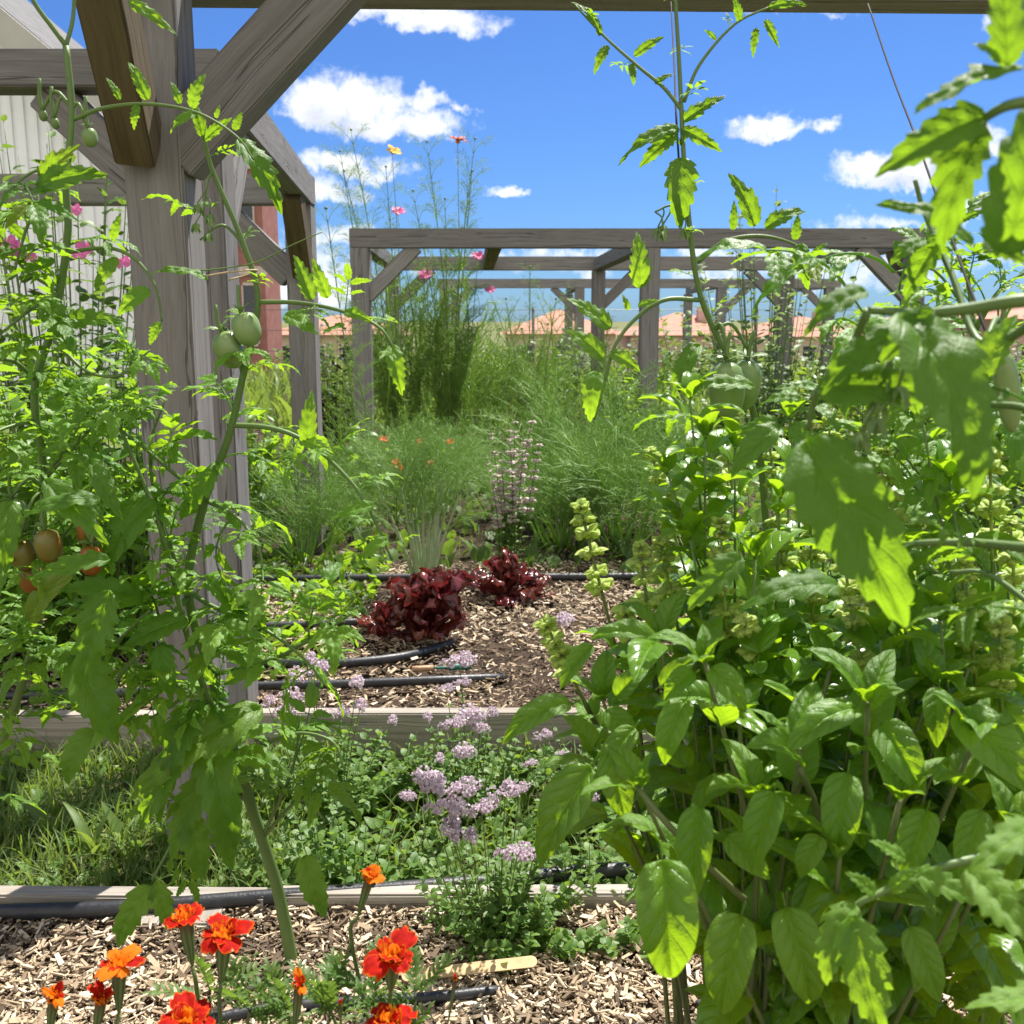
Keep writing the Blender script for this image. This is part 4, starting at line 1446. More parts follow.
# tomato at the left edge
b0 = P(-70, 940, 1.66)
b0.z = -.02
t2 = thing('tomato_plant', 'tall tomato plant at the left edge with ripening orange fruit and arching side shoot', 'tomato plant', b0, TG)
st = T()
m0 = tube(st, [b0] + PT('-40,850,1.62 10,720,1.56 40,610,1.50 44,480,1.45 36,420,1.42 36,380,1.41 50,335,1.40 60,292,1.39 68,230,1.38 66,180,1.38 72,116,1.38 66,46,1.38'), .0085, .0042, 8, 6)
br = {}
for nm, s, r0, r1 in (
        ('a', '66,46,1.38 52,27,1.37 34,2,1.36 20,-30,1.35', .0032, .0026),
        ('b', '66,46,1.38 73,18,1.39 75,-25,1.39', .0028, .0022),
        ('c', '72,120,1.38 104,108,1.37 150,104,1.36 198,113,1.36 236,136,1.36 254,160,1.36', .0030, .0012),
        ('d', '68,252,1.38 108,248,1.37 136,260,1.37 156,288,1.37 162,322,1.37', .0030, .0014),
        ('e', '68,210,1.38 44,205,1.35 28,225,1.33 15,270,1.32', .0030, .0014),
        ('f', '44,480,1.45 90,430,1.38 125,405,1.35 160,410,1.34', .0034, .0016),
        ('g', '40,610,1.50 20,560,1.36 -10,580,1.28', .0036, .002),
        ('h', '30,650,1.52 100,650,1.42 150,610,1.38', .0036, .0018),
        ('i', '36,380,1.41 10,360,1.36 -30,365,1.3', .0036, .0018),
        ('k', '60,292,1.39 30,310,1.34 5,330,1.3', .003, .0016),
        ('l', '44,560,1.48 75,520,1.34 95,480,1.28', .003, .0016),
        ('q', '60,292,1.39 25,270,1.36 0,235,1.34', .0026, .0012),
        ('r', '66,180,1.38 40,170,1.36 15,185,1.34 -5,215,1.33', .0026, .0012),
        ('m', '50,335,1.40 85,370,1.38 120,375,1.37 150,350,1.37', .003, .0014),
        ('n', '36,420,1.42 0,430,1.36 -30,450,1.30', .003, .0014),
        ('o', '44,480,1.45 70,440,1.40 100,395,1.38', .003, .0014),
        ('p', '40,610,1.50 10,660,1.42 -5,720,1.38', .003, .0014)):
    br[nm] = tube(st, PT(s), r0, r1, 7, 6)
for q in ('e', 'f', 'g', 'h', 'i', 'k', 'l', 'm', 'n', 'o', 'p', 'q', 'r'):
    leaves_on(t2, br[q], ME_TOMATO, .048, (.10, .18), .2, 1.0, lift=-.1, az0=random.uniform(0, 6))
leaves_on(t2, m0, ME_TOMATO, .05, (.11, .18), .18, .62, lift=-.05, az0=2)
lf = T()
for q in 'efghiklmnop':
    leaves_on(None, br[q], None, .030, (.09, .15), .1, 1.0, lift=0, bag=lf, tmpls=TOMATO)
leaves_on(None, m0, None, .045, (.10, .16), .2, .65, lift=0, bag=lf, tmpls=TOMATO)
bag_obj(lf, 'foliage', M_['tomato_bud'], t2)
leaves_on(t2, m0, ME_TOMATO, .055, (.09, .16), .60, .90, lift=.0, az0=2)
leaves_on(t2, br['a'], ME_YOUNG, .10, (.05, .08), .3, 1.0)
for (b, t_, w, fa, ro) in (
        ((148, 100, 1.36), (128, 62, 1.36), 1.05, .9, 0), ((138, 105, 1.36), (134, 130, 1.36), 1.1, .9, .4), ((120, 100, 1.36), (106, 78, 1.36), .9, .8, .1), ((180, 104, 1.36), (171, 82, 1.36), 1.1, .9, .1),
        ((192, 108, 1.36), (206, 74, 1.36), 1.2, .9, -.3), ((196, 114, 1.36), (170, 134, 1.36), 1.1, .9, .2), ((216, 118, 1.36), (220, 105, 1.36), 1.5, .9, 0), ((234, 130, 1.36), (242, 112, 1.36), 1.7, .9, .2),
        ((112, 240, 1.36), (121, 212, 1.36), 1.0, .9, .1), ((118, 258, 1.37), (95, 290, 1.37), 1.1, .9, .1), ((150, 290, 1.36), (118, 316, 1.36), 1.3, .8, .1), ((160, 322, 1.37), (150, 345, 1.37), 1.2, .8, .2), ((130, 2, 1.3), (178, 36, 1.3), .7, .6, .4)):
    hero(t2, random.choice(ME_BUDLET), P(*b), P(*t_), w, fa, ro)
for (b, t_, w, fa, ro) in (
        ((40, 178, 1.33), (80, 145, 1.33), 1.0, .7, .2), ((38, 188, 1.33), (108, 175, 1.33), .95, .8, .1), ((45, 300, 1.34), (70, 352, 1.33), 1.5, .9, 0), ((66, 320, 1.36), (126, 322, 1.36), 1.0, .8, .2),
        ((14, 250, 1.32), (-20, 262, 1.30), 1.2, .8, .1), ((100, 500, 1.2), (20, 520, 1.16), .9, .7, .2), ((45, 480, 1.2), (108, 545, 1.18), .9, .8, .1), ((110, 560, 1.2), (30, 580, 1.17), .8, .7, .1), ((10, 500, 1.2), (5, 575, 1.18), .9, .8, 0), ((55, 260, 1.36), (20, 275, 1.34), 1.0, .7, .1), ((90, 460, 1.3), (122, 520, 1.28), 1.0, .8, .2), ((30, 620, 1.3), (90, 555, 1.28), .8, .8, .1), ((110, 590, 1.3), (80, 690, 1.28), 1.0, .8, .2)):
    hero(t2, random.choice(ME_LEAFLET), P(*b), P(*t_), w, fa, ro)
for i, (x, y, l, w, mt) in enumerate(((12, 500, .046, .034, 'green_fruit'), (20, 540, .042, .034, 'orange_fruit'), (45, 530, .046, .036, 'orange_fruit'), (30, 566, .040, .032, 'orange_fruit'), (88, 515, .046, .030, 'orange_fruit'), (92, 546, .042, .032, 'orange_fruit'))):
    p = P(x, y, 1.37 - .02 * (i % 3))
    fruit(t2, p, l, w, (random.uniform(-.3, .3), .1, -1), M_[mt], seed=10 + i)
    truss(st, p + Vector((0, 0, .006)), P(50, 490, 1.40))
truss(st, P(50, 490, 1.40), P(44, 540, 1.47))
for i, (x, y) in enumerate(((88, 128), (54, 118), (42, 110))):
    p = P(x, y, 1.38)
    fruit(t2, p, .024 if i == 0 else .014, .020 if i == 0 else .011, (.1, .1, -1), M_['stem'] if i else M_['green_fruit'], seed=20 + i)
    truss(st, p, P(71, 112 - i * 3, 1.38))
bag_obj(st, 'stem', M_['stem'], t2)

# tall middle tomato with the bare top against the sky
b0 = Vector((.37, 1.62, -.02))
t3 = thing('tomato_plant', 'tall thin tomato plant with forked top against open sky, two large green fruit', 'tomato plant', b0, TG)
st = T()
m0 = tube(st, [b0] + PT('772,700,1.50 768,560,1.42 757,430,1.36 738,375,1.33 714,330,1.32 699,290,1.31 691,240,1.30 684,160,1.30 679,60,1.30 674,-20,1.30'), .0085, .0022, 8, 6)
br = {}
for nm, s, r0, r1 in (
        ('a', '683,112,1.30 664,88,1.30 640,68,1.30 606,38,1.30 574,4,1.30', .0026, .0012),
        ('b', '684,102,1.30 700,64,1.30 735,24,1.30 772,6,1.30', .0024, .0012),
        ('c', '697,262,1.31 726,241,1.30 763,236,1.30 798,246,1.30 812,262,1.30', .0032, .0014),
        ('d', '700,300,1.31 664,300,1.29 634,320,1.28 614,348,1.27 604,385,1.27 594,420,1.27', .0032, .0016),
        ('e', '757,430,1.36 720,430,1.28 690,470,1.25', .004, .0016),
        ('f', '768,560,1.42 720,560,1.33 690,590,1.3', .004, .0016)):
    br[nm] = tube(st, PT(s), r0, r1, 7, 6)
leaves_on(t3, m0, ME_YOUNG, .05, (.05, .085), .70, 1.0, lift=.1, az0=.4)
leaves_on(t3, m0, ME_TOMATO, .07, (.13, .20), .3, .52, lift=-.1, az0=.4)
leaves_on(t3, br['a'], ME_YOUNG, .06, (.035, .06), .3, 1.0)
leaves_on(t3, br['b'], ME_YOUNG, .06, (.035, .06), .3, 1.0)
for q in ('e', 'f'):
    leaves_on(t3, br[q], ME_TOMATO, .06, (.12, .18), .3, 1.0, lift=-.1)
for (b, t_, w, fa, ro) in (
        ((600, 36, 1.3), (571, 2, 1.3), .8, .7, .2), ((608, 46, 1.3), (594, 75, 1.3), .9, .8, .1), ((634, 56, 1.3), (664, 37, 1.3), .8, .8, .2), ((632, 64, 1.3), (634, 86, 1.3), 1.0, .9, .1), ((655, 84, 1.3), (675, 74, 1.3), .9, .8, 0),
        ((740, 22, 1.3), (733, -5, 1.3), 1.0, .9, .1), ((768, 8, 1.3), (808, 6, 1.3), .8, .6, .2), ((757, 28, 1.3), (753, 58, 1.3), .8, .9, .2), ((765, 20, 1.3), (779, 48, 1.3), .8, .9, 0), ((716, 40, 1.3), (704, 30, 1.3), .9, .8, 0),
        ((682, 122, 1.3), (726, 96, 1.3), .8, .8, .1), ((681, 128, 1.3), (722, 152, 1.3), .95, .8, .1), ((679, 130, 1.3), (618, 166, 1.3), .8, .8, .1), ((676, 132, 1.3), (639, 168, 1.3), 1.0, .9, -.2), ((680, 145, 1.3), (690, 130, 1.3), 1.0, .9, 0)):
    hero(t3, random.choice(ME_LEAFLET), P(*b), P(*t_), w, fa, ro)
for (b, t_, w, fa, ro) in (
        ((681, 158, 1.29), (680, 230, 1.29), 1.5, .9, 0), ((755, 226, 1.3), (728, 173, 1.3), .95, .9, .2), ((733, 230, 1.3), (734, 200, 1.3), .9, .9, .1), ((765, 228, 1.3), (806, 212, 1.3), 1.1, .7, .1), ((800, 244, 1.3), (808, 290, 1.3), 1.3, .9, .2),
        ((754, 388, 1.26), (688, 390, 1.25), 1.0, .6, .3), ((700, 345, 1.28), (672, 405, 1.27), 1.0, .8, .2), ((795, 240, 1.3), (798, 214, 1.3), 1.1, .9, .1), ((812, 256, 1.3), (828, 243, 1.3), 1.0, .8, .1)):
    hero(t3, random.choice(ME_LEAFLET), P(*b), P(*t_), w, fa, ro)
for (b, t_, w, fa, ro) in (
        ((640, 288, 1.27), (637, 232, 1.27), 1.1, .95, .1), ((611, 328, 1.27), (567, 298, 1.27), 1.25, .95, .1), ((603, 358, 1.27), (567, 331, 1.27), 1.2, .95, .1), ((638, 306, 1.27), (658, 300, 1.27), 1.4, .8, 0), ((610, 352, 1.27), (640, 372, 1.27), 1.0, .9, .1), ((628, 310, 1.27), (622, 294, 1.27), 1.3, .9, 0), ((597, 372, 1.27), (590, 422, 1.27), 1.2, .95, .1)):
    hero(t3, random.choice(ME_BUDLET), P(*b), P(*t_), w, fa, ro)
fruit(t3, P(727, 362, 1.30), .072, .046, (.03, -.05, -1), M_['green_fruit'], seed=31)
fruit(t3, P(748, 360, 1.33), .066, .040, (-.05, .1, -1), M_['green_fruit'], seed=32)
truss(st, P(714, 330, 1.32), P(727, 352, 1.30))
truss(st, P(714, 330, 1.32), P(748, 350, 1.33))
flower_truss(t3, P(690, 225, 1.30), P(655, 212, 1.29) - P(690, 225, 1.30))
bag_obj(st, 'stem', M_['stem'], t3)

# nearest tomato, on the right, out of focus
b0 = Vector((.66, .86, 0))
t4 = thing('tomato_plant', 'nearest tomato plant with big blurred leaves reaching in from the right edge', 'tomato plant', b0, TG)
st = T()
m0 = tube(st, [b0, Vector((.62, .84, .30))] + PT('1120,800,.72 1085,550,.62 1066,300,.56 1050,100,.54 1022,20,.56 1005,-60,.58'), .0095, .004, 9, 6)
br = {}
for nm, s, r0, r1 in (
        ('a', '1066,300,.56 1020,301,.56 975,308,.57 930,313,.58 895,312,.60 868,310,.60', .0042, .0022),
        ('b', '1085,550,.62 1030,548,.66 975,543,.70 925,543,.72 895,548,.74 868,562,.75', .0042, .0018),
        ('c', '1120,830,.70 1040,846,.68 985,856,.68 925,872,.67 880,893,.66 855,908,.66 848,940,.66', .0042, .002),
        ('d', '1066,300,.66 985,345,.74 952,275,.80 925,214,.84 915,180,.84', .0036, .0018),
        ('e', '1050,100,.54 1010,105,.54 985,118,.55 970,130,.56', .0034, .0018),
        ('f', '868,310,.60 845,360,.62 818,390,.63 808,430,.64', .0026, .0018),
        ('g', '1085,450,.62 1030,410,.70 985,404,.74 958,396,.76', .004, .002),
        ('h', '1100,660,.66 1050,620,.75 990,575,.8 950,572,.82', .0036, .0018)):
    br[nm] = tube(st, PT(s), r0, r1, 8, 6)
for (b, t_, w, fa, ro) in (
        ((1007, 67, .54), (1001, -35, .54), 1.2, .9, .1), ((1000, 62, .54), (972, 44, .54), 1.3, .9, .3), ((1022, 70, .54), (912, 116, .54), .95, .6, .5), ((985, 116, .55), (874, 177, .56), .95, .9, -.2),
        ((978, 122, .56), (942, 252, .57), 1.1, .95, .2), ((1008, 255, .50), (1042, 80, .50), 1.7, .9, .1), ((972, 245, .62), (874, 205, .64), .8, .6, .4), ((942, 235, .8), (905, 300, .82), 1.5, .8, .3), ((925, 240, .8), (890, 265, .8), 1.2, .8, .3),
        ((900, 316, .57), (972, 500, .53), 1.15, .8, -.5), ((818, 388, .62), (938, 402, .60), 1.3, .5, .3), ((806, 440, .60), (905, 628, .57), 1.05, .95, .1), ((866, 292, .60), (803, 338, .60), 1.5, .9, .2), ((900, 330, .60), (822, 395, .6), 1.2, .7, .1),
        ((935, 310, .56), (880, 365, .58), 1.4, .8, .2), ((838, 586, .75), (738, 612, .74), 1.1, .7, .2), ((742, 556, .80), (688, 610, .80), 1.2, .8, .1), ((862, 575, .74), (905, 610, .74), 1.2, .8, .2), ((985, 240, .6), (1030, 265, .58), 1.5, .8, .2)):
    hero(t4, random.choice(ME_LEAFLET), P(*b), P(*t_), w, fa, ro)
for (b, t_, w, fa, ro) in (
        ((975, 376, .72), (1018, 315, .72), 1.5, .95, .1), ((852, 915, .64), (880, 1040, .62), 1.5, .9, .1), ((856, 905, .65), (826, 985, .64), 1.1, .9, .3), ((1045, 830, .5), (970, 872, .48), 1.2, .8, .1), ((968, 870, .55), (1040, 950, .50), 1.4, .9, .1),
        ((905, 860, .66), (868, 840, .66), 1.3, .8, .1), ((890, 890, .65), (928, 868, .65), 1.4, .8, .1), ((1060, 1000, .55), (964, 1008, .55), 1.3, .8, .3), ((875, 895, .66), (845, 872, .66), 1.2, .9, .1), ((915, 872, .66), (980, 905, .64), 1.2, .8, .1), ((900, 545, .74), (880, 500, .74), 1.0, .9, 0)):
    hero(t4, random.choice(ME_BUDLET), P(*b), P(*t_), w, fa, ro)
leaves_on(t4, br['g'], ME_TOMATO, .05, (.10, .15), .3, 1.0, lift=0)
leaves_on(t4, br['h'], ME_TOMATO, .05, (.10, .15), .3, 1.0, lift=-.1)
leaves_on(t4, br['d'], ME_YOUNG, .06, (.06, .10), .3, 1.0, lift=.1)
leaves_on(t4, br['b'], ME_YOUNG, .05, (.05, .09), .3, .9, lift=.1)
fruit(t4, P(1003, 352, .86), .07, .020, (.25, .1, -1), M_['green_fruit'], seed=41)
truss(st, P(1003, 345, .86), P(985, 345, .74))
flower_truss(t4, P(930, 640 - 300, .6), Vector((-.03, 0, -.03)))
bag_obj(st, 'stem', M_['stem'], t4)

# tomato further right, filling in behind the near one
b0 = Vector((1.12, 1.62, -.02))
t5 = thing('tomato_plant', 'tomato plant behind the nearest one, filling the right edge above the basil', 'tomato plant', b0, TG)
st = T()
m0 = tube(st, [b0] + PT('1010,640,1.5 985,520,1.42 1000,420,1.36 975,330,1.34 965,270,1.34 935,215,1.33'), .009, .002, 8, 6)
leaves_on(t5, m0, ME_TOMATO, .045, (.12, .2), .3, .98, lift=0)
lf = T()
leaves_on(None, m0, None, .026, (.09, .16), .3, .95, lift=0, bag=lf, tmpls=TOMATO)
for s in ('985,520,1.42 940,470,1.35 905,440,1.3 880,400,1.28', '1000,420,1.36 960,400,1.3 900,360,1.27 860,330,1.26', '985,520,1.42 1030,470,1.36 1060,420,1.3', '1010,640,1.5 950,580,1.4 900,560,1.34', '975,330,1.34 1000,290,1.3 1030,270,1.28'):
    q = tube(st, PT(s), .004, .0016, 7, 6)
    leaves_on(t5, q, ME_TOMATO, .045, (.11, .18), .2, 1.0, lift=0)
    leaves_on(None, q, None, .022, (.09, .15), .2, 1.0, lift=0, bag=lf, tmpls=TOMATO)
bag_obj(lf, 'foliage', M_['tomato_bud'], t5)
for k in range(26):
    c = P(random.uniform(830, 1030), random.uniform(260, 560), random.uniform(1.0, 1.3))
    r0, _, _ = along(m0, random.uniform(.35, .95))
    v = Vector((random.uniform(-1, .5), random.uniform(-1, .1), random.uniform(-.7, .25)))
    l = random.uniform(.10, .17)
    put_leaf(t5, random.choice(ME_TOMATO + ME_LIGHT), frame(c, v, Vector((random.uniform(-.3, .3), -.25, 1)), l, l))
    tube(st, [r0, r0.lerp(c, .55) + Vector((0, 0, .03)), c], .0022, .0012, 5, 5)
bag_obj(st, 'stem', M_['stem'], t5)
# ------------------------------------------------------------------ basil


def basil_stem(parent, stems, path, r0, pairs, size, spike=0.0, s0=.25, whs=.019, bag=None, sp_w=.036):
    p = tube(stems, path, r0, r0 * .5, 6, 6, var=random.random() * .3)
    _, _, L = along(p, 0)
    top = 1.0 - (spike / L if spike else 0)
    az = random.uniform(0, 3)
    for k in range(pairs):
        s = s0 + (top - s0) * (k + .5) / pairs
        q, d, _ = along(p, s)
        az += PI / 2 + random.uniform(-.25, .25)
        for sd in (0, PI):
            o = perp(d, az + sd)
            v = o + d * random.uniform(.1, .6) + Vector((0, 0, random.uniform(-.4, .5)))
            sz = random.uniform(size[0] * .7, size[1] * 1.15) * (1 - .35 * (k / max(1, pairs)))
            M = frame(q, v, Vector((0, 0, 1)) + d * .5, sz, sz)
            if bag is None:
                put_leaf(parent, random.choice(ME_BASIL), M)
            else:
                bag.inst(random.choice(BASIL_SM), M, random.uniform(0, .8))
    if not spike and bag is None:
        q, d, _ = along(p, 1)
        a0 = random.uniform(0, 3)
        for k in range(4):
            v = perp(d, a0 + k * PI / 2) + d * (.5 + .5 * (k > 1)) + Vector((0, 0, .1))
            sz = size[0] * (.85 if k < 2 else .5) * random.uniform(.8, 1.1)
            put_leaf(parent, random.choice(ME_BASIL), frame(q - d * .002, v, Vector((0, 0, 1)), sz, sz))
    if not spike and bag is not None:
        q, d, _ = along(p, 1)
        for k in range(5):
            v = perp(d, k * 1.3) + d * random.uniform(.5, 1.6)
            sz = size[0] * random.uniform(.5, .95)
            bag.inst(random.choice(BASIL_SM), frame(q, v, Vector((0, 0, 1)), sz, sz), random.uniform(0, .8))
    if spike:
        t = T()
        n = max(3, int(spike / whs))
        for k in range(n):
            s = top + (1 - top) * (1 - (1 - (k + 1) / n) ** 1.55)
            q, d, _ = along(p, min(1, s + random.uniform(-.25, .25) * (1 - top) * (1 - k / n) / n))
            w = sp_w * (1.0 - .55 * (k / n)) * random.uniform(.75, 1.2)
            Mz = Matrix.Translation(q) @ Vector((0, 0, 1)).rotation_difference(d).to_matrix().to_4x4() @ Matrix.Rotation(k * .52, 4, 'Z') @ Matrix.Diagonal((w, w, w, 1))
            t.inst(WHORL[k % 4], Mz, random.uniform(0, .5))
        tube(t, [along(p, top)[0], along(p, (1 + top) / 2)[0], along(p, 1)[0]], .0022, .0014, 5, 3)
        sp = bag_obj(t, 'flower_spike', M_['bract'], parent)
        if spike > .15 and random.random() < .6:
            for k in range(random.randint(2, 5)):
                f = T()
                q, d, _ = along(p, random.uniform(top, 1))
                o = perp(d, random.uniform(0, 6))
                for i in range(4):
                    f.inst(SMALLLEAF[i], frame(q + o * sp_w * .45, o + perp(o, i * 1.57) * .9, o, .007, .008))
                bag_obj(f, 'floret', M_['white_fl'], sp)
    return p


def arc(b, t, sag=.03):
    b, t = Vector(b), Vector(t)
    m = (b + t) / 2
    m.x += random.uniform(-.02, .02) + (b.x - t.x) * .15
    return [b, m + Vector((0, 0, sag)), t]


def under(b0, top):
    """rooting point: most of the way from the middle of the plant to below the tip"""
    q = b0.lerp(Vector((top.x, top.y, b0.z)), random.uniform(.3, .9))
    return q + Vector((random.uniform(-.03, .03), random.uniform(-.03, .03), 0))


BG = 'basil plants on the right of the front bed'
# the big leaved basil in front
b0 = Vector((.30, 1.02, -.01))
bl = thing('basil_plant', 'large leaved glossy basil plant in the lower right foreground', 'basil plant', b0, BG)
st = T()
for (px, py, Y, pr, sz) in ((705, 662, .88, 3, (.07, .10)), (868, 702, .86, 4, (.08, .12)), (935, 685, .90, 4, (.08, .12)), (800, 748, .86, 4, (.08, .12)), (640, 788, .84, 3, (.07, .10)), (975, 740, .82, 4, (.08, .12)), (760, 800, .84, 3, (.08, .11)), (900, 800, .80, 3, (.08, .11)), (690, 880, .84, 2, (.08, .10)), (1010, 830, .80, 3, (.08, .12)), (840, 850, .80, 3, (.08, .11)), (960, 900, .78, 2, (.08, .12)), (740, 720, .95, 3, (.07, .10)), (830, 670, .98, 3, (.07, .10))):
    bb = b0 + Vector((random.uniform(-.05, .06), random.uniform(-.05, .05), 0))
    basil_stem(bl, st, arc(bb, P(px, py, Y)), .0045, pr, sz, 0, s0=.48)
lf = T()
for k in range(110):
    c = P(random.uniform(715, 1030), random.uniform(800, 1060), random.uniform(.86, 1.10))
    v = Vector((random.uniform(-1, 1), random.uniform(-1, .6), random.uniform(-.9, .3)))
    l = random.uniform(.045, .125)
    lf.inst(random.choice(BASIL), frame(c, v, (0, -.3, 1), l, l), random.uniform(0, .8))
    if k % 4 == 0:
        tube(st, [c, c.lerp(b0, .4), b0 + Vector((random.uniform(-.05, .05), random.uniform(-.05, .05), 0))], .0018, .003, 5, 4)
for k in range(120):
    c = P(random.uniform(650, 1035), random.uniform(630, 840), random.uniform(.92, 1.2))
    az = random.uniform(0, 6.28)
    v = Vector((math.cos(az), math.sin(az), random.uniform(-.5, .25)))
    l = random.uniform(.05, .105)
    lf.inst(random.choice(BASIL), frame(c, v, Vector((random.uniform(-.3, .3), random.uniform(-.5, .2), 1)), l, l), random.uniform(0, .8))
    if k % 4 == 0:
        tube(st, [c, c.lerp(b0, .4), b0 + Vector((random.uniform(-.05, .05), random.uniform(-.05, .05), 0))], .0016, .003, 5, 4)
bag_obj(lf, 'foliage', M_['basil'], bl)
for (b, t_, w, fa, ro) in (
        ((660, 840, .72), (672, 978, .70), 1.0, .97, .05), ((706, 662, .86), (746, 710, .84), 1.25, .8, .1), ((866, 704, .85), (786, 754, .82), 1.0, .6, .2), ((801, 762, .84), (745, 748, .82), 1.3, .6, .1), ((874, 714, .84), (925, 796, .80), 1.0, .8, .1),
        ((952, 698, .84), (1030, 795, .78), 1.1, .8, -.1), ((940, 680, .86), (937, 748, .84), .95, .8, .2), ((778, 780, .80), (752, 874, .78), 1.0, .9, .1), ((702, 792, .80), (694, 902, .78), .9, .9, .15), ((746, 900, .76), (722, 1014, .74), .95, .9, .1),
        ((782, 892, .78), (808, 1004, .76), .95, .9, -.1), ((904, 915, .76), (940, 1002, .74), 1.0, .9, .1), ((824, 830, .80), (800, 878, .79), 1.3, .9, .1), ((866, 708, .86), (905, 690, .84), 1.2, .6, 0), ((690, 690, .88), (665, 765, .86), 1.0, .8, .2), ((700, 670, .88), (664, 700, .88), 1.3, .7, .1),
        ((850, 760, .82), (838, 860, .80), 1.0, .9, .1), ((930, 800, .80), (905, 880, .78), 1.0, .9, .1), ((985, 800, .78), (960, 880, .76), 1.0, .9, .1), ((1000, 700, .84), (1040, 760, .82), 1.1, .8, .1), ((720, 830, .82), (770, 880, .8), 1.1, .9, .1), ((860, 940, .74), (885, 1010, .73), 1.0, .9, .1)):
    hero(bl, random.choice(ME_BASIL), P(*b), P(*t_), w, fa, ro)
tube(st, PT('636,786,.84 664,820,.82 700,858,.82 745,900,.84'), .0028, .0034, 6, 6)
tube(st, PT('800,768,.84 818,815,.86 832,888,.90 850,980,.96'), .0032, .0040, 6, 6)
tube(st, PT('918,780,.86 893,815,.88 882,860,.92 880,980,.98'), .0036, .0046, 6, 6)
bag_obj(st, 'stem', M_['wstem'], bl)

# basil left of it, leaning over the mulch, with a pale bud head
b0 = Vector((.26, 1.30, -.01))
b2 = thing('basil_plant', 'basil plant with long drooping leaves and pale bud head, left of the large one', 'basil plant', b0, BG)
st = T()
for (px, py, Y, pr, sz, sp) in ((545, 622, 1.12, 2, (.05, .07), .055), (580, 505, 1.16, 3, (.05, .08), .14), (603, 700, 1.05, 3, (.08, .11), 0), (640, 545, 1.12, 3, (.05, .08), .10), (595, 760, 1.02, 2, (.08, .11), 0), (560, 650, 1.12, 2, (.06, .09), .06), (660, 640, 1.05, 3, (.07, .10), 0), (625, 610, 1.10, 3, (.06, .09), .06)):
    basil_stem(b2, st, arc(b0 + Vector((random.uniform(-.03, .03), random.uniform(-.03, .03), 0)), P(px, py, Y), .04), .0038, pr, sz, sp, s0=.5)
for (b, t_, w, fa, ro) in (
        ((582, 700, 1.0), (502, 745, .98), .8, .6, .2), ((600, 752, .98), (540, 868, .96), .9, .8, .2), ((606, 742, .97), (626, 822, .95), 1.1, .95, 0), ((600, 705, 1.0), (640, 745, .99), 1.2, .7, .1), ((598, 640, 1.05), (560, 690, 1.03), .9, .6, .2), ((668, 650, .98), (590, 640, .98), .8, .5, .2), ((655, 690, .98), (700, 655, .98), .9, .6, .1), ((612, 700, 1.0), (650, 668, 1.0), 1.0, .6, .1), ((640, 720, .98), (600, 780, .97), 1.0, .8, .1)):
    hero(b2, random.choice(ME_BASIL), P(*b), P(*t_), w, fa, ro)
bag_obj(st, 'stem', M_['wstem'], b2)

# flowering basils behind
b0 = Vector((.50, 1.38, -.01))
b3 = thing('basil_plant', 'flowering basil plant with many pale green spikes between the green tomatoes and the big leaves', 'basil plant', b0, BG)
st = T()
bg = T()
for (px, py, Y, L) in ((668, 475, 1.16, .20), (690, 400, 1.20, .22), (705, 440, 1.16, .20), (768, 430, 1.22, .22), (735, 450, 1.18, .2), (650, 450, 1.25, .18), (720, 520, 1.10, .18), (780, 500, 1.15, .2), (755, 560, 1.08, .16), (690, 540, 1.12, .16), (810, 470, 1.2, .22), (790, 420, 1.28, .2), (660, 540, 1.15, .14), (720, 410, 1.3, .18), (745, 620, 1.05, .12), (700, 610, 1.1, .12), (830, 420, 1.28, .2)):
    L = L * random.uniform(.55, 1.0)
    if random.random() < .35:
        L = 0
    basil_stem(b3, st, arc(under(b0, P(px, py, Y)), P(px, py, Y), .03), .0029, 13, (.055, .11), L, s0=.42, bag=bg)
bag_obj(st, 'stem', M_['stem'], b3)
bag_obj(bg, 'foliage', M_['basil'], b3)
b0 = Vector((.78, 1.30, -.01))
b4 = thing('basil_plant', 'tall flowering basil plant with a dark straight flower stalk near the right edge', 'basil plant', b0, BG)
st = T()
bg = T()
for (px, py, Y, L) in ((922, 420, 1.02, .30), (885, 450, 1.05, .22), (950, 480, 1.02, .22), (990, 450, 1.05, .22), (862, 520, 1.02, .2), (1010, 520, 1.0, .18), (900, 560, .98, .16), (965, 560, .98, .18), (940, 620, .95, .14), (850, 600, .98, .14), (1000, 620, .95, .12), (880, 640, .95, .12), (835, 500, 1.1, .2)):
    L = L * random.uniform(.55, 1.0)
    if random.random() < .35:
        L = 0
    basil_stem(b4, st, arc(under(b0, P(px, py, Y)), P(px, py, Y), .03), .0029, 13, (.06, .115), L, s0=.42, bag=bg)
bag_obj(st, 'stem', M_['stem'], b4)
bag_obj(bg, 'foliage', M_['basil'], b4)

# ------------------------------------------------------------------ marigolds


def petal(seed, w=.36):
    return leaf_grid(8, 4, w, fold=random.uniform(-.3, .25), bend=random.uniform(.1, 1.0), ripple=.035, seed=seed, waist=.6, tooth=.12, nteeth=5)


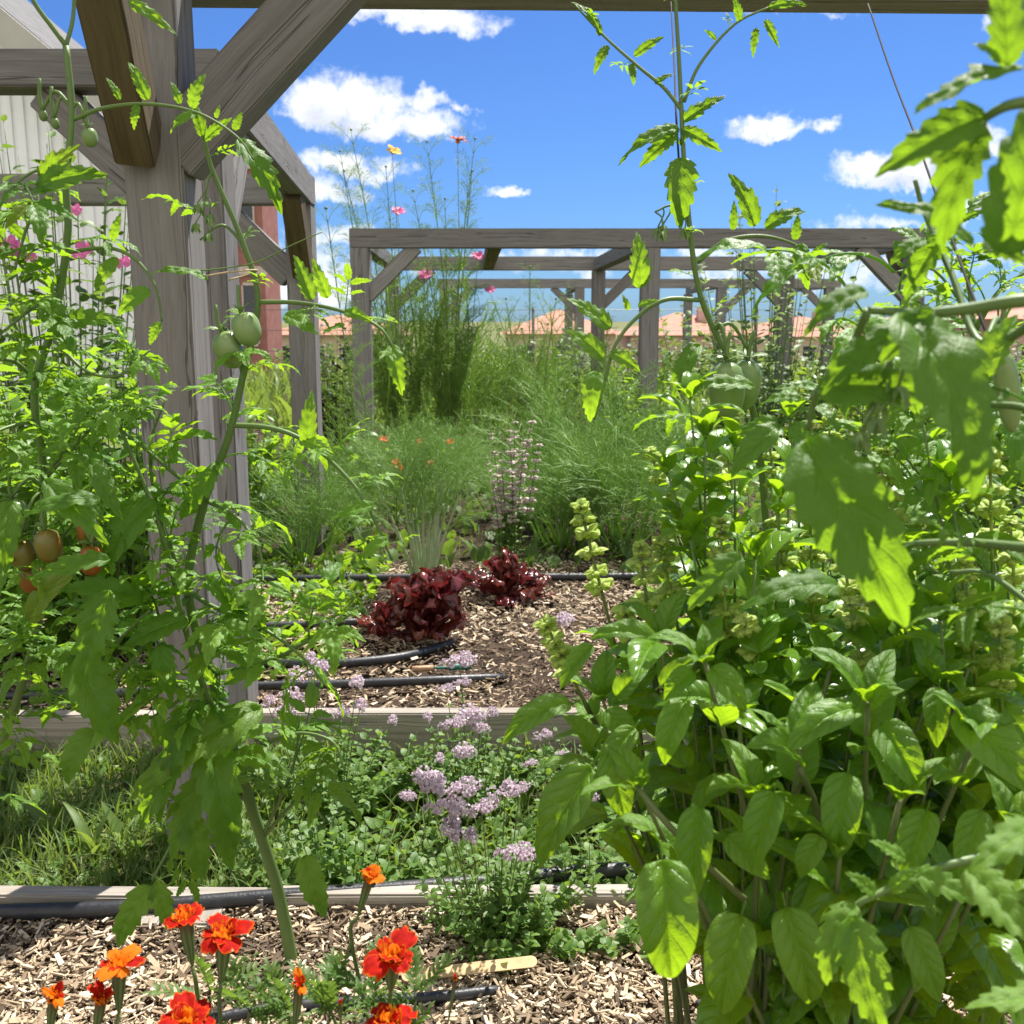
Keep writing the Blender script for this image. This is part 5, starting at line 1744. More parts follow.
def wide_petal(seed):
    """broad ruffled ray floret, notched at the end"""
    rg = random.Random(seed)
    t = T()
    V, L = [], []
    n, m = 8, 4
    b = rg.uniform(.1, .9)
    ph = rg.uniform(0, 6)
    for i in range(n + 1):
        s = i / n
        w = .10 + .36 * min(1, s * 1.5) ** .8
        w *= (1 - .18 * max(0, s - .8) / .2)
        for j in range(-m, m + 1):
            u = j / m
            end = 1 - .12 * abs(u) ** 2 - .07 * math.cos(u * PI * 2.5) * s
            y = s * end
            z = .16 * math.sin(s * 2.2) - b * .45 * s * s + .07 * math.sin(u * 5 + ph) * s + .05 * math.sin(u * 11 + ph * 2) * s
            V.append((u * w, y, z))
            L.append((u, s))
    Q = []
    c = 2 * m + 1
    for i in range(n):
        for j in range(c - 1):
            a = i * c + j
            Q.append((a, a + 1, a + c + 1, a + c))
    t.add(V, Q, None, L, 0)
    return t


PET = [wide_petal(i) for i in range(8)]


def marigold_flower(parent, c, d, axis, open_=1.0, n=6, var=0.0, cup=.06, seed=0):
    """calyx cup below, ragged ring of petals, tufted centre; c is the middle of the flower"""
    rg = random.Random(seed)
    ax = Vector(axis).normalized()
    c = Vector(c)
    t = T()
    for ring, (m, sc, el) in enumerate(((n, 1.0, .12), (3, .66, .5))):
        for k in range(m):
            az = k / m * 2 * PI + rg.uniform(-.25, .25) + ring * .4
            o = perp(ax, az)
            e = el + (1 - open_) * 1.3 + rg.uniform(-.35, .45)
            v = o * math.cos(e) + ax * math.sin(e)
            s = d * .5 * sc * rg.uniform(.75, 1.2)
            t.inst(PET[rg.randrange(8)], frame(c + o * d * .03, v, ax, s * (.95 if open_ > .5 else .55), s), var if rg.random() < .85 else var + .3)
    f = bag_obj(t, 'flower', M_['petal_red'], parent)
    t = T()
    for k in range(46 if open_ > .4 else 16):
        r = math.sqrt(rg.random()) * d * .23
        a = rg.uniform(0, 6.28)
        o = perp(ax, a)
        v = ax + o * (r / d * 3.0) + Vector((rg.gauss(0, .15), rg.gauss(0, .15), 0))
        l = d * rg.uniform(.17, .28) * (1.2 - r / d * 2)
        t.inst(SMALLLEAF[k % 5], frame(c + o * r * .8 + ax * d * .02, v, o, l * .7, l), rg.random())
    bag_obj(t, 'disc', M_['orange_disc'], f)
    t = T()
    lathe(t, [(.10, -1.0), (.20, -.95), (.42, -.80), (.66, -.55), (.84, -.28), (.86, -.1), (.78, .04)], 28, frame(c, ax, (0.2, -1, .1), d * .175, cup, d * .175), 7, .05)
    bag_obj(t, 'calyx', M_['mcalyx'], f)
    return c - ax * cup * .98


def feather_leaf(seed):
    """pinnate marigold leaf"""
    rg = random.Random(seed)
    t = T()
    tube(t, [(0, 0, 0), (0, .5, .05), (0, 1, -.1)], .012, .006, 4, 3)
    for k in range(7):
        s = .2 + k * .12
        for sd in (-1, 1):
            t.inst(LEAFLET_LO[rg.randrange(6)], frame((0, s, .04 - .1 * s * s), (sd, .8, rg.uniform(-.2, .3)), (0, 0, 1), .22, .34 - abs(k - 3) * .03))
    t.inst(LEAFLET_LO[0], frame((0, 1, -.1), (0, 1, -.2), (0, 0, 1), .2, .25))
    t.tip = np.array([0, 1.2, -.1])
    return t.normalise()


MLEAF = [feather_leaf(i) for i in range(4)]


def marigold(label, base, flowers, nleaf=34, leafpts=()):
    m = thing('marigold_plant', label, 'marigold', base, 'marigolds at the bottom edge')
    st = T()
    lf = T()
    for i, (px, py, Y, dpx, ax, op, var, cup) in enumerate(flowers):
        c = P(px, py, Y)
        d = .84 * dpx / FPX * (c - EYE).length
        e = marigold_flower(m, c, d, ax, op, 6, var, cup, seed=i * 7 + int(px))
        mid = (Vector(base) + e) / 2
        mid.x += (e.x - base[0]) * .25
        mid.z += .05
        p = tube(st, [base, mid, e - Vector(ax).normalized() * .03, e], .0030, .0022, 7, 6)
        leaves_on(None, p, None, .045, (.06, .10), .15, .80, lift=.2, bag=lf, tmpls=MLEAF, az0=random.uniform(0, 6))
    for q in leafpts:
        c = P(*q)
        for k in range(5):
            v = Vector((random.uniform(-1, 1), random.uniform(-1, 1), random.uniform(.1, .9)))
            lf.inst(random.choice(MLEAF), frame(c, v, (0, 0, 1), .06, .07), random.uniform(0, .8))
        tube(st, [base, (Vector(base) + c) / 2 + Vector((0, 0, .03)), c], .0025, .0018, 6, 5)
    bag_obj(st, 'stem', M_['wstem'], m)
    bag_obj(lf, 'foliage', M_['vine'], m)


UP = (.05, -.35, 1)
marigold('marigold plant at the lower left with orange and red blooms on tall stalks', (-.36, 1.02, 0),
         [(185, 920, .94, 50, (-.1, .02, 1), 1, 0, .052), (224, 936, .92, 55, (.12, -.05, 1), 1, 0, .055), (119, 967, .90, 46, (.05, .05, 1), .8, .9, .05), (54, 1000, .88, 34, (.25, -.1, 1), .45, .9, .045), (101, 1001, .88, 36, (.25, -.1, 1), .45, .5, .045), (187, 1022, .86, 58, (0, -.1, 1), 1, 0, .05)],
         leafpts=((210, 1000, .97), (250, 1012, .96), (330, 1020, .95)))
marigold('marigold plant at the bottom centre with bright red blooms and a closed bud', (-.12, 1.06, 0),
         [(299, 988, .90, 34, (.15, -.1, 1), .35, .8, .055), (392, 958, .92, 60, (.08, -.30, 1), 1, 0, .050), (390, 1022, .88, 56, (0, -.2, 1), 1, 0, .05), (369, 880, 1.02, 34, (.3, -.1, 1), .55, .9, .050), (455, 980, .90, 13, (.15, -.1, 1), .05, 0, .058), (340, 1004, .9, 10, (0, -.1, 1), .05, 0, .045)],
         leafpts=((415, 1002, .98), (372, 1000, .97), (330, 1010, .97), (290, 1020, .96)))

# ------------------------------------------------------------------ red lettuce


def lettuce_leaf(seed):
    """fan shaped blade with a pale rib, frilled all round the upper edge"""
    rg = np.random.default_rng(seed)
    ph = rg.uniform(0, 6.28, 5)
    t = T()
    nu, nv = 16, 12
    V, L = [], []
    y = z = 0.0
    bend = rg.uniform(.2, 1.5)
    for i in range(nu + 1):
        u = i / nu
        if i:
            a = -.5 + bend * u
            y += math.cos(a) / nu
            z -= math.sin(a) / nu
        w = .07 + .40 * (u ** .8)
        if u > .72:
            w *= math.sqrt(max(.02, 1 - ((u - .72) / .30) ** 2))
        for j in range(-nv, nv + 1):
            q = j / nv
            e = max(abs(q) ** 2 * min(1, u * 2), max(0, (u - .6) / .4))       # how near the edge
            fr = math.sin(q * 11 + u * 9 + ph[0]) + .7 * math.sin(q * 19 - u * 14 + ph[1]) + .4 * math.sin(u * 31 + q * 7 + ph[2])
            x = q * w * (1 + .10 * e * math.sin(q * 17 + u * 21 + ph[3]))
            zz = .085 * e * fr - .30 * abs(q) * w + .02 * math.sin(u * 17 + ph[4]) * abs(q)
            V.append((x, y + .05 * e * math.sin(q * 15 + u * 8 + ph[2]), z + zz))
            L.append((q, u))
    c = 2 * nv + 1
    Q = [(i * c + k, i * c + k + 1, (i + 1) * c + k + 1, (i + 1) * c + k) for i in range(nu) for k in range(c - 1)]
    t.add(V, Q, None, L, 0)
    t.tip = np.array((0, y, z))
    return t.normalise()


LET = [lettuce_leaf(i) for i in range(7)]
ME_LET = [mesh_of(t, 'leaf', M_['lettuce']) for t in LET]


def lettuce(label, base, h, r, n, lean=(0, 0, 0), e0=8):
    o = thing('red_lettuce', label, 'lettuce', base, 'red lettuces in the rear bed')
    for k in range(n):
        f = (k + .5) / n
        az = k * 2.4
        el = R(e0 + (84 - e0) * f) + random.uniform(-.3, .25)
        v = Vector((math.cos(az) * math.cos(el), math.sin(az) * math.cos(el), math.sin(el))) + Vector(lean)
        l = (h * .72 if f > .5 else r) * random.uniform(.75, 1.12)
        p = Vector(base) + Vector((math.cos(az), math.sin(az), 0)) * r * .12 * (1 - f) + Vector((0, 0, .01 + .25 * h * f))
        inw = Vector((-math.cos(az), -math.sin(az), .6))
        link('leaf', random.choice(ME_LET), o, None, frame(p, v, inw, l * .95, l))


lettuce('large dark red lettuce with frilly upright leaves in the middle of the rear bed', gp(424, 642, Z_BED), .29, .15, 19, (.16, -.1, .1), 26)
lettuce('small flat dark red lettuce lying against the left of the large one', gp(383, 640, Z_BED), .12, .12, 11)
lettuce('smaller dark red lettuce farther back in front of the feathery fennel', gp(503, 601, Z_BED), .19, .14, 18, (.05, 0, 0))
lettuce('tiny dark red lettuce just right of the farther lettuce', gp(534, 599, Z_BED), .07, .085, 10)

# ------------------------------------------------------------------ oregano


def oregano(label, base, heads, fill, height, spread, nst=26, lsz=(.014, .024)):
    o = thing('oregano_plant', label, 'oregano', base, 'flowering oregano along the path')
    st, lf = T(), T()
    base = Vector(base)
    for k in range(nst):
        a = random.uniform(0, 6.28)
        rr = spread * math.sqrt(random.random())
        t_ = base + Vector((math.cos(a) * rr, math.sin(a) * rr * fill, height * random.uniform(.45, 1.0) * (1 - .45 * rr / spread)))
        p = tube(st, [base + Vector((math.cos(a) * rr * .3, math.sin(a) * rr * .3 * fill, 0)), (base + t_) / 2 + Vector((math.cos(a) * rr * .3, math.sin(a) * rr * .2, .01)), t_], .0013, .0008, 5, 4)
        az = random.uniform(0, 3)
        n = 9
        for i in range(n):
            q, d, _ = along(p, .12 + .88 * i / n)
            az += PI / 2
            for sd in (0, PI):
                v = perp(d, az + sd) + d * .4 + Vector((0, 0, random.uniform(-.3, .3)))
                s = random.uniform(*lsz) * (1.25 - .5 * i / n)
                lf.inst(SMALLLEAF[i % 5], frame(q, v, Vector((random.uniform(-.4, .4), random.uniform(-.4, .4), 1)), s * 1.1, s), random.uniform(0, .9))
    for (px, py, Y, wpx) in heads:
        c = P(px, py, Y)
        r = wpx / FPX * Y * .50
        b = base + (Vector((c.x, c.y, base.z)) - base) * .4
        p = tube(st, [b, (b + c) / 2 + Vector((0, 0, .02)), c], .0014, .0009, 5, 5)
        for i in range(6):
            q, d, _ = along(p, .35 + .6 * i / 6)
            for sd in (0, PI):
                v = perp(d, i * 1.57 + sd) + d * .5
                lf.inst(SMALLLEAF[i % 5], frame(q, v, (0, 0, 1), .016, .015), random.uniform(0, .9))
        t = T()
        t.inst(random.choice(HEAD), frame(c, Vector((random.uniform(-.3, .3), random.uniform(-.3, .1), 1)), (0, 1, 0), r, r), random.uniform(0, .3))
        bag_obj(t, 'flower_head', M_['lilac'], o)
    bag_obj(st, 'stem', M_['wstem'], o)
    bag_obj(lf, 'foliage', M_['oregano'], o)


oregano('oregano with the largest lilac flower heads, rooted in the mulch by the black hose', (-.03, 1.74, -.01),
        [(435, 790, 1.62, 46), (462, 792, 1.63, 40), (482, 812, 1.64, 34), (448, 812, 1.60, 44), (450, 832, 1.60, 40), (505, 797, 1.68, 36), (424, 783, 1.62, 32), (517, 857, 1.60, 42), (551, 798, 1.74, 28), (408, 800, 1.7, 22), (470, 838, 1.62, 26), (520, 790, 1.7, 22)], .55, .20, .20, 44)
oregano('oregano with pale flower heads beside the left tomato, against the taller board', (-.46, 2.38, Z_PATH),
        [(314, 676, 2.12, 38), (292, 704, 2.10, 34), (285, 718, 2.1, 28), (357, 686, 2.2, 26), (360, 708, 2.2, 24), (393, 722, 2.25, 18), (340, 716, 2.15, 24), (268, 706, 2.1, 22), (310, 660, 2.2, 20)], .7, .27, .30, 55, (.018, .032))
oregano('oregano in the middle of the path with small scattered lilac heads under the taller board', (-.10, 2.36, Z_PATH),
        [(472, 722, 2.25, 36), (453, 726, 2.2, 26), (465, 757, 2.15, 30), (480, 732, 2.25, 24), (490, 716, 2.3, 20), (446, 690, 2.4, 18), (460, 664, 2.5, 34), (462, 684, 2.45, 18), (427, 718, 2.3, 16), (440, 760, 2.1, 18)], .7, .30, .22, 55, (.016, .028))
oregano('oregano spreading to the right under the basil with tiny lilac heads', (.26, 2.28, Z_PATH),
        [(544, 738, 2.2, 20), (560, 760, 2.15, 22), (590, 690, 2.4, 18), (548, 716, 2.3, 16), (598, 722, 2.3, 20), (560, 625, 2.6, 32), (640, 760, 2.1, 18), (590, 800, 1.95, 22)], .7, .30, .24, 55, (.016, .028))
oregano('low leafy oregano without open flowers between the two black hoses', (-.34, 1.95, Z_PATH), [], .5, .25, .26, 46, (.018, .034))
oregano('low leafy oregano patch right of the big lilac heads, under the drooping basil leaves', (.16, 1.90, Z_PATH), [(575, 770, 1.9, 18), (530, 765, 1.9, 16)], .5, .22, .26, 46, (.018, .032))
oregano('sprawling leafy sprig over the black hose below the largest lilac heads', (.02, 1.66, -.01), [], .5, .09, .17, 26, (.014, .024))
oregano('leafy sprig right of the big lilac heads creeping over the mulch', (.23, 1.66, -.01), [], .4, .07, .13, 14, (.016, .026))

# ------------------------------------------------------------------ feathery plants


def feathery(name, label, cat, base, n, length, tmpls, mat, group, spread=.5, stalk=None, el=(35, 85), lean=(0, 0), rbase=.03):
    o = thing(name, label, cat, base, group)
    base = Vector(base)
    lf = T()
    for k in range(n):
        az = random.uniform(0, 6.28)
        e = R(random.uniform(*el))
        v = Vector((math.cos(az) * math.cos(e), math.sin(az) * math.cos(e), math.sin(e))) + Vector((lean[0], lean[1], 0)) * .3
        l = length * random.uniform(.6, 1.05)
        p = base + Vector((math.cos(az), math.sin(az), 0)) * random.uniform(0, rbase)
        lf.inst(random.choice(tmpls), frame(p, v, Vector((0, 0, 1)) if e < 1.3 else perp(v, az), l, l), random.uniform(0, .9))
    bag_obj(lf, 'fronds', mat, o)
    if stalk:
        t = T()
        for k in range(7):
            az = k * .9
            a = base + Vector((math.cos(az), math.sin(az), 0)) * .012
            b = base + Vector((math.cos(az) * .09, math.sin(az) * .09, .25 + .05 * random.random()))
            tube(t, [a - Vector((0, 0, .02)), (a + b) / 2 - Vector((math.cos(az), math.sin(az), 0)) * .006, b], .011, .006, 7, 4)
        bag_obj(t, 'stalk', stalk, o)
    return o


M_['fennelstalk'] = plain('pale fennel stalk', (0.34, 0.44, 0.20), 0.45, 0.4, (0.46, 0.54, 0.34), 15, trans=(.3, .4, .15), tmix=.15)
FG = 'fennel and dill in the rear bed'
o = thing('fennel_plant', 'fennel with thick pale stalks standing right behind the large red lettuce', 'fennel', gp(424, 592, Z_BED), FG)
sk, lf = T(), T()
fb = Vector(o.location)
for k in range(12):
    az = k * 2.4
    e = random.uniform(.95, 1.45)
    d = Vector((math.cos(az) * math.cos(e), math.sin(az) * math.cos(e) * .7, math.sin(e)))
    ln = random.uniform(.30, .42)
    a = fb + Vector((math.cos(az), math.sin(az), 0)) * .02
    b = a + d * ln
    c = b + Vector((d.x * .6, d.y * .6, d.z * .55)) * .2
    p = tube(sk, [a - Vector((0, 0, .02)), a.lerp(b, .5) + Vector((0, 0, .015)), b, c], .0105, .0025, 7, 4)
    for s_ in (.5, .6, .7, .8, .88, .94, .99):
        q, dd, _ = along(p, s_)
        l = random.uniform(.17, .27)
        lf.inst(random.choice(FROND), frame(q, dd + perp(dd, random.uniform(0, 6.28)) * random.uniform(.4, 1.0), (0, 0, 1), l, l), random.uniform(0, .9))
bag_obj(sk, 'stalk', M_['fennelstalk'], o)
bag_obj(lf, 'fronds', M_['feather'], o)
for (px, Y, n, l, lab) in (
        (560, 4.85, 30, .58, 'feathery dill just behind the farther red lettuce'),
        (625, 4.75, 32, .66, 'feathery dill behind the pale basil flowers, right of centre'),
        (505, 5.6, 24, .62, 'feathery dill around the faded beige flower spikes'),
        (585, 5.5, 32, .80, 'tall feathery dill in front of the middle post of the wide frame'),
        (350, 5.2, 22, .50, 'thin feathery dill between the left frame and the thick stalked fennel'),
        (300, 4.5, 24, .50, 'feathery dill low beside the inner post of the left frame'),
        (690, 5.3, 28, .72, 'feathery dill half hidden behind the flowering basil'),
        (430, 6.0, 20, .55, 'feathery dill behind the thick stalked fennel')):
    b = P(px, 512, Y)
    b.z = Z_BED
    feathery('dill_plant', lab, 'dill', b, n, l, FROND_FINE, M_['feather'], FG, el=(30, 88), rbase=.10)


def cosmos(label, base, stems, flowers, nfr, hfr, grp='tall cosmos inside the wide frame', mat=None):
    o = thing('cosmos_plant', label, 'cosmos', base, grp)
    base = Vector(base)
    st, lf = T(), T()
    for (px, py, Y) in stems:
        c = P(px, py, Y)
        m = base.lerp(c, .5) + Vector((random.uniform(-.05, .05), 0, 0))
        p = tube(st, [base + Vector((random.uniform(-.06, .06), random.uniform(-.06, .06), 0)), m, c], .0065, .0028, 5, 6)
        for s in np.linspace(.12, .96, 13):
            q, d, L = along(p, s)
            l = L * .14 * (1.15 - .55 * s)
            for sd in (0, PI):
                v = perp(d, s * 40 + sd) + d * 1.0
                lf.inst(random.choice(FROND_LO), frame(q, v, (0, 0, 1), l * 1.1, l), random.uniform(0, .9))
        bud = T()
        lathe(bud, [(.01, 0), (.8, .3), (1, .6), (.6, 1), (.01, 1.1)], 8, frame(c, (0, 0, 1), (0, 1, 0), .011, .018, .011))
        V, Q, Tr, L_, C_ = bud.flat()
        st.add(V, Q, Tr, L_, C_)
    for k in range(nfr):
        az = random.uniform(0, 6.28)
        e = R(random.uniform(55, 88))
        v = Vector((math.cos(az) * math.cos(e), math.sin(az) * math.cos(e), math.sin(e)))
        l = hfr * random.uniform(.4, .95)
        lf.inst(random.choice(FROND_LO), frame(base + Vector((random.uniform(-.5, .5), random.uniform(-.3, .3), random.uniform(0, .25))), v, perp(v, az), l * .9, l), random.uniform(0, .9))
    for (px, py, Y, r, mt, ax) in flowers:
        c = P(px, py, Y)
        a = Vector(ax).normalized()
        t = T()
        for k in range(8):
            d = perp(a, k * PI / 4 + .2)
            t.inst(PET[k], frame(c, d + a * random.uniform(.2, .7), a, r * .85, r))
        f = bag_obj(t, 'flower', M_[mt], o)
        t = T()
        lathe(t, [(.01, -.3), (.22, -.2), (.24, .05), (.15, .2), (.01, .24)], 8, frame(c, a, (0, 1, .1), r, r, r))
        bag_obj(t, 'disc', M_['orange_disc'], f)
        tube(st, [base, base.lerp(c, .55) + Vector((.03, 0, 0)), c - a * r * .25], .0055, .0022, 5, 6)
    bag_obj(st, 'stem', M_['stem'], o)
    bag_obj(lf, 'fronds', mat or M_['cosmos'], o)


def gb(px, Y, z=Z_BED):
    b = P(px, 512, Y)
    b.z = z
    return b


cosmos('bushy cosmos with several tall bare tips and a rusty bloom above the wide frame', gb(452, 8.2),
       [(427, 143, 8.2), (475, 140, 8.2), (472, 172, 8.2), (413, 192, 8.2), (445, 200, 8.2)], [(458, 141, 8.1, .072, 'rust_fl', (.2, -.3, 1)), (478, 257, 8.2, .055, 'pink_fl', (0, -.6, .8))], 12, 1.05)
cosmos('cosmos with a yellow bloom and thin seed heads, left of the rusty bloom', gb(402, 8.3),
       [(340, 152, 8.3), (351, 131, 8.3), (386, 168, 8.3), (344, 172, 8.3)], [(393, 152, 8.3, .066, 'yellow_fl', (.5, -.4, .8)), (425, 276, 8.2, .055, 'pink_fl', (0, -.6, .8))], 14, 1.2)
cosmos('dense cosmos with a pink bloom just above the left end of the wide frame', gb(425, 8.4),
       [(470, 300, 8.4), (410, 290, 8.4)], [(398, 213, 8.4, .062, 'pink_fl', (.2, -.5, .8)), (426, 274, 8.3, .055, 'pink_fl', (-.2, -.6, .8))], 15, 1.3)
cosmos('thin dark stemmed cosmos standing between the middle and the left post', gb(540, 8.3), [(530, 268, 8.3), (556, 300, 8.3), (522, 330, 8.3)], [(490, 291, 8.2, .045, 'pink_fl', (0, -.6, .8))], 12, .75)
cosmos('slender cosmos left of the wide frame with a long leaning stalk', gb(372, 6.0), [(326, 210, 6.0), (345, 330, 6.0)], [], 12, .6)
cosmos('dense feathery cosmos low behind the left corner post', gb(470, 8.8), [(500, 330, 8.8)], [], 18, .9)

cosmos('tall soft green cosmos mass against the left post of the wide frame', gb(405, 8.6), [(420, 262, 8.6), (388, 275, 8.6), (448, 300, 8.6)], [], 20, 1.5)
cosmos('soft wispy cosmos rising between the left corner and the middle post', gb(520, 8.6), [(506, 300, 8.6), (548, 325, 8.6)], [], 18, 1.2)
cosmos('low wispy cosmos just left of the middle post', gb(585, 7.0), [(570, 330, 7.0), (600, 345, 7.0)], [], 16, .85)

# faded flower spikes
o = thing('catmint_plant', 'plant with faded beige flower spikes standing among the dill', 'flowering herb', gb(505, 4.35), None)
st, lf = T(), T()
for (px, py, Y) in ((508, 420, 4.3), (490, 425, 4.3), (524, 436, 4.3), (500, 446, 4.25), (516, 410, 4.4), (534, 412, 4.4), (512, 470, 4.2), (492, 480, 4.2), (484, 452, 4.25), (540, 440, 4.35)):
    c = P(px, py, Y)
    b = Vector(o.location) + Vector((random.uniform(-.05, .05), random.uniform(-.05, .05), 0))
    p = tube(st, [b, b.lerp(c, .5) + Vector((.01, 0, 0)), c], .003, .0016, 5, 6)
    f = T()
    for k in range(9):
        q, d, _ = along(p, .50 + .5 * (k + random.uniform(-.4, .4)) / 9)
        w = .046 * random.uniform(.6, 1.25) * (1.1 - .05 * k)
        f.inst(WHORL[k % 4], Matrix.Translation(q) @ Matrix.Rotation(k, 4, 'Z') @ Matrix.Diagonal((w, w, w, 1)), random.random())
    bag_obj(f, 'flower_spike', M_['beige_fl'], o)
    for k in range(8):
        q, d, _ = along(p, .08 + .4 * k / 8)
        for sd in (0, PI):
            lf.inst(random.choice(SMALLLEAF), frame(q, perp(d, k * 1.57 + sd) + d * .4, (0, 0, 1), .04, .04), random.random())
bag_obj(st, 'stem', M_['wstem'], o)
bag_obj(lf, 'foliage', M_['oregano'], o)

# far marigolds: small orange dots in the green
o = thing('marigold_plant', 'distant marigold with small orange blooms beside the wide frame left post', 'marigold', gb(405, 5.2), None)
st, lf = T(), T()
for i, (px, py, Y) in enumerate(((396, 463, 4.9), (431, 464, 5.0), (384, 440, 5.4), (450, 443, 5.3), (420, 442, 5.4), (399, 469, 4.85))):
    c = P(px, py, Y)
    t = T()
    for k in range(9):
        a = Vector((0, -.5, 1)).normalized()
        t.inst(PET[k % 8], frame(c, perp(a, k * .7) + a * random.uniform(.1, .9), a, .022, .024))
    bag_obj(t, 'flower', M_['orange_fl'], o)
    b = Vector(o.location) + Vector((random.uniform(-.1, .1), random.uniform(-.1, .1), 0))
    p = tube(st, [b, b.lerp(c, .5), c], .003, .002, 5, 5)
    leaves_on(None, p, None, .04, (.06, .10), .1, .9, bag=lf, tmpls=MLEAF)
bag_obj(st, 'stem', M_['wstem'], o)
bag_obj(lf, 'foliage', M_['bush'], o)


# ------------------------------------------------------------------ leafy bushes


def bush(name, label, cat, base, h, r, n, per, lsz, tmpls, mat, grp=None, stemmat=None, ell=1.0, flowers=None, low=.15):
    o = thing(name, label, cat, base, grp)
    base = Vector(base)
    st, lf = T(), T()
    for k in range(n):
        az = random.uniform(0, 6.28)
        rr = r * math.sqrt(random.random())
        top = base + Vector((math.cos(az) * rr, math.sin(az) * rr * ell, h * random.uniform(.5, 1.0) * (1 - .35 * (rr / r) ** 2)))
        p = tube(st, [base + Vector((math.cos(az), math.sin(az) * ell, 0)) * rr * .25, base.lerp(top, .5) + Vector((math.cos(az), math.sin(az) * ell, 0)) * rr * .18, top], .004 * max(.5, h), .0016, 5, 5)
        for i in range(per):
            s = low + (1 - low) * (i + random.random()) / per
            q, d, _ = along(p, min(.99, s))
            a2 = random.uniform(0, 6.28)
            v = perp(d, a2) + d * .3 + Vector((0, 0, random.uniform(-.4, .3)))
            l = random.uniform(*lsz)
            lf.inst(random.choice(tmpls), frame(q, v, Vector((random.uniform(-.5, .5), random.uniform(-.5, .5), 1)), l, l), random.uniform(0, .9))
    bag_obj(st, 'stem', stemmat or M_['wstem'], o)
    bag_obj(lf, 'foliage', mat, o)
    if flowers:
        for (px, py, Y, rad, mt) in flowers:
            c = P(px, py, Y)
            a = Vector((random.uniform(-.3, .3), -1, .4)).normalized()
            t = T()
            for k in range(6):
                t.inst(PET[k], frame(c, perp(a, k * 1.05) + a * .3, a, rad, rad))
            bag_obj(t, 'flower', M_[mt], o)
    return o


BL = 'leafy bushes in the rear bed on the left'
bush('bean_plant', 'bright leafy bean bush behind the thick left post', 'bean plant', gb(110, 3.3), 1.12, .45, 55, 18, (.07, .115), BUSHLEAF, M_['bush'], BL)
bush('bean_plant', 'leafy bean bush at the left edge of the rear bed', 'bean plant', gb(-30, 3.2), 1.15, .45, 50, 18, (.07, .115), BUSHLEAF, M_['bush'], BL)
bush('bean_plant', 'leafy bush right in front of the inner left posts', 'bean plant', gb(60, 3.9), 1.3, .5, 50, 18, (.06, .11), BUSHLEAF, M_['bush'], BL)
bush('petunia_plant', 'tall plant with pink flowers in front of the white siding', 'flowering plant', gb(70, 4.6), 2.1, .60, 64, 18, (.06, .11), BUSHLEAF, M_['vine'], None,
     flowers=[(74, 211, 4.3, .035, 'pink_fl'), (85, 247, 4.3, .038, 'pink_fl'), (80, 254, 4.25, .032, 'pink_fl'), (124, 263, 4.3, .034, 'pink_fl'), (8, 246, 4.2, .05, 'pink_fl'), (15, 252, 4.25, .04, 'pink_fl'), (30, 258, 4.3, .03, 'pink_fl')], stemmat=M_['stem'])
bush('petunia_plant', 'sprawling green plant at the far left, below the white siding', 'flowering plant', gb(-60, 4.4), 1.8, .55, 44, 16, (.06, .11), BUSHLEAF, M_['bush'], None)
bush('barberry_bush', 'dark reddish bush beside the left post of the wide frame', 'bush', gb(336, 8.6), 1.15, .34, 40, 18, (.04, .07), SMALLLEAF, M_['darkbush'], None)
bush('leafy_shrub', 'yellow green leafy stem in front of the dark reddish bush', 'shrub', gb(352, 5.6), .62, .16, 9, 9, (.06, .10), BUSHLEAF, M_['bush'], None)
bush('climbing_vine', 'tall tangled vine climbing the right half of the wide frame', 'climbing vine', gb(765, 8.1), 2.3, .70, 44, 20, (.06, .12), BUSHLEAF, M_['climber'], None, ell=.7, stemmat=M_['stem'])
bush('leafy_shrub', 'green bush below the right end of the wide frame', 'bush', gb(860, 7.6), 1.2, .7, 46, 22, (.06, .11), BUSHLEAF, M_['bush'], None)
bush('leafy_shrub', 'green shrub at the foot of the middle post of the wide frame', 'shrub', gb(650, 6.8), .85, .5, 40, 20, (.05, .09), BUSHLEAF, M_['bush'], None)
bush('leafy_shrub', 'pale green shrub far back between the posts', 'shrub', gb(560, 11.5), 1.12, 1.0, 46, 20, (.08, .13), BUSHLEAF, M_['vine'], None)
bush('leafy_shrub', 'green shrub far back at the right of the farthest frame', 'shrub', gb(690, 12.5), 1.5, 1.1, 46, 20, (.08, .13), BUSHLEAF, M_['vine'], None)
bush('leafy_shrub', 'shrub along the fence at the left behind the cosmos', 'shrub', gb(440, 12.0), 1.0, 1.0, 46, 20, (.08, .13), BUSHLEAF, M_['bush'], None)
bush('leafy_shrub', 'shrub behind the right hand tomatoes', 'shrub', gb(960, 6.0), 1.0, .7, 46, 20, (.06, .11), BUSHLEAF, M_['bush'], None)
bush('leafy_shrub', 'low leafy shrub behind the inner left posts', 'shrub', gb(235, 5.6), .75, .5, 40, 20, (.06, .10), BUSHLEAF, M_['bush'], None)
bush('pepper_plant', 'leafy pepper plant half hidden behind the flowering basil', 'pepper plant', gb(790, 2.95), .78, .42, 50, 18, (.06, .10), BUSHLEAF, M_['bush'], None)
bush('pepper_plant', 'leafy pepper plant behind the tall dark flower stalk', 'pepper plant', gb(960, 2.95), .85, .45, 50, 18, (.06, .11), BUSHLEAF, M_['bush'], None)

for k in range(9):
    x = -3.6 + k * 1.65 + random.uniform(-.3, .3)
    bush('hedge_shrub', ('%s green shrub from the left along the wire fence' % ('first second third fourth fifth sixth seventh eighth ninth'.split()[k])), 'shrub', (x, 18.9 + random.uniform(-.3, .3), -.1), random.uniform(.95, 1.3), .95, 34, 18, (.10, .17), BUSHLEAF, M_['climber'] if k % 2 else M_['vine'], 'shrubs along the wire fence')

# ------------------------------------------------------------------ grass and weeds


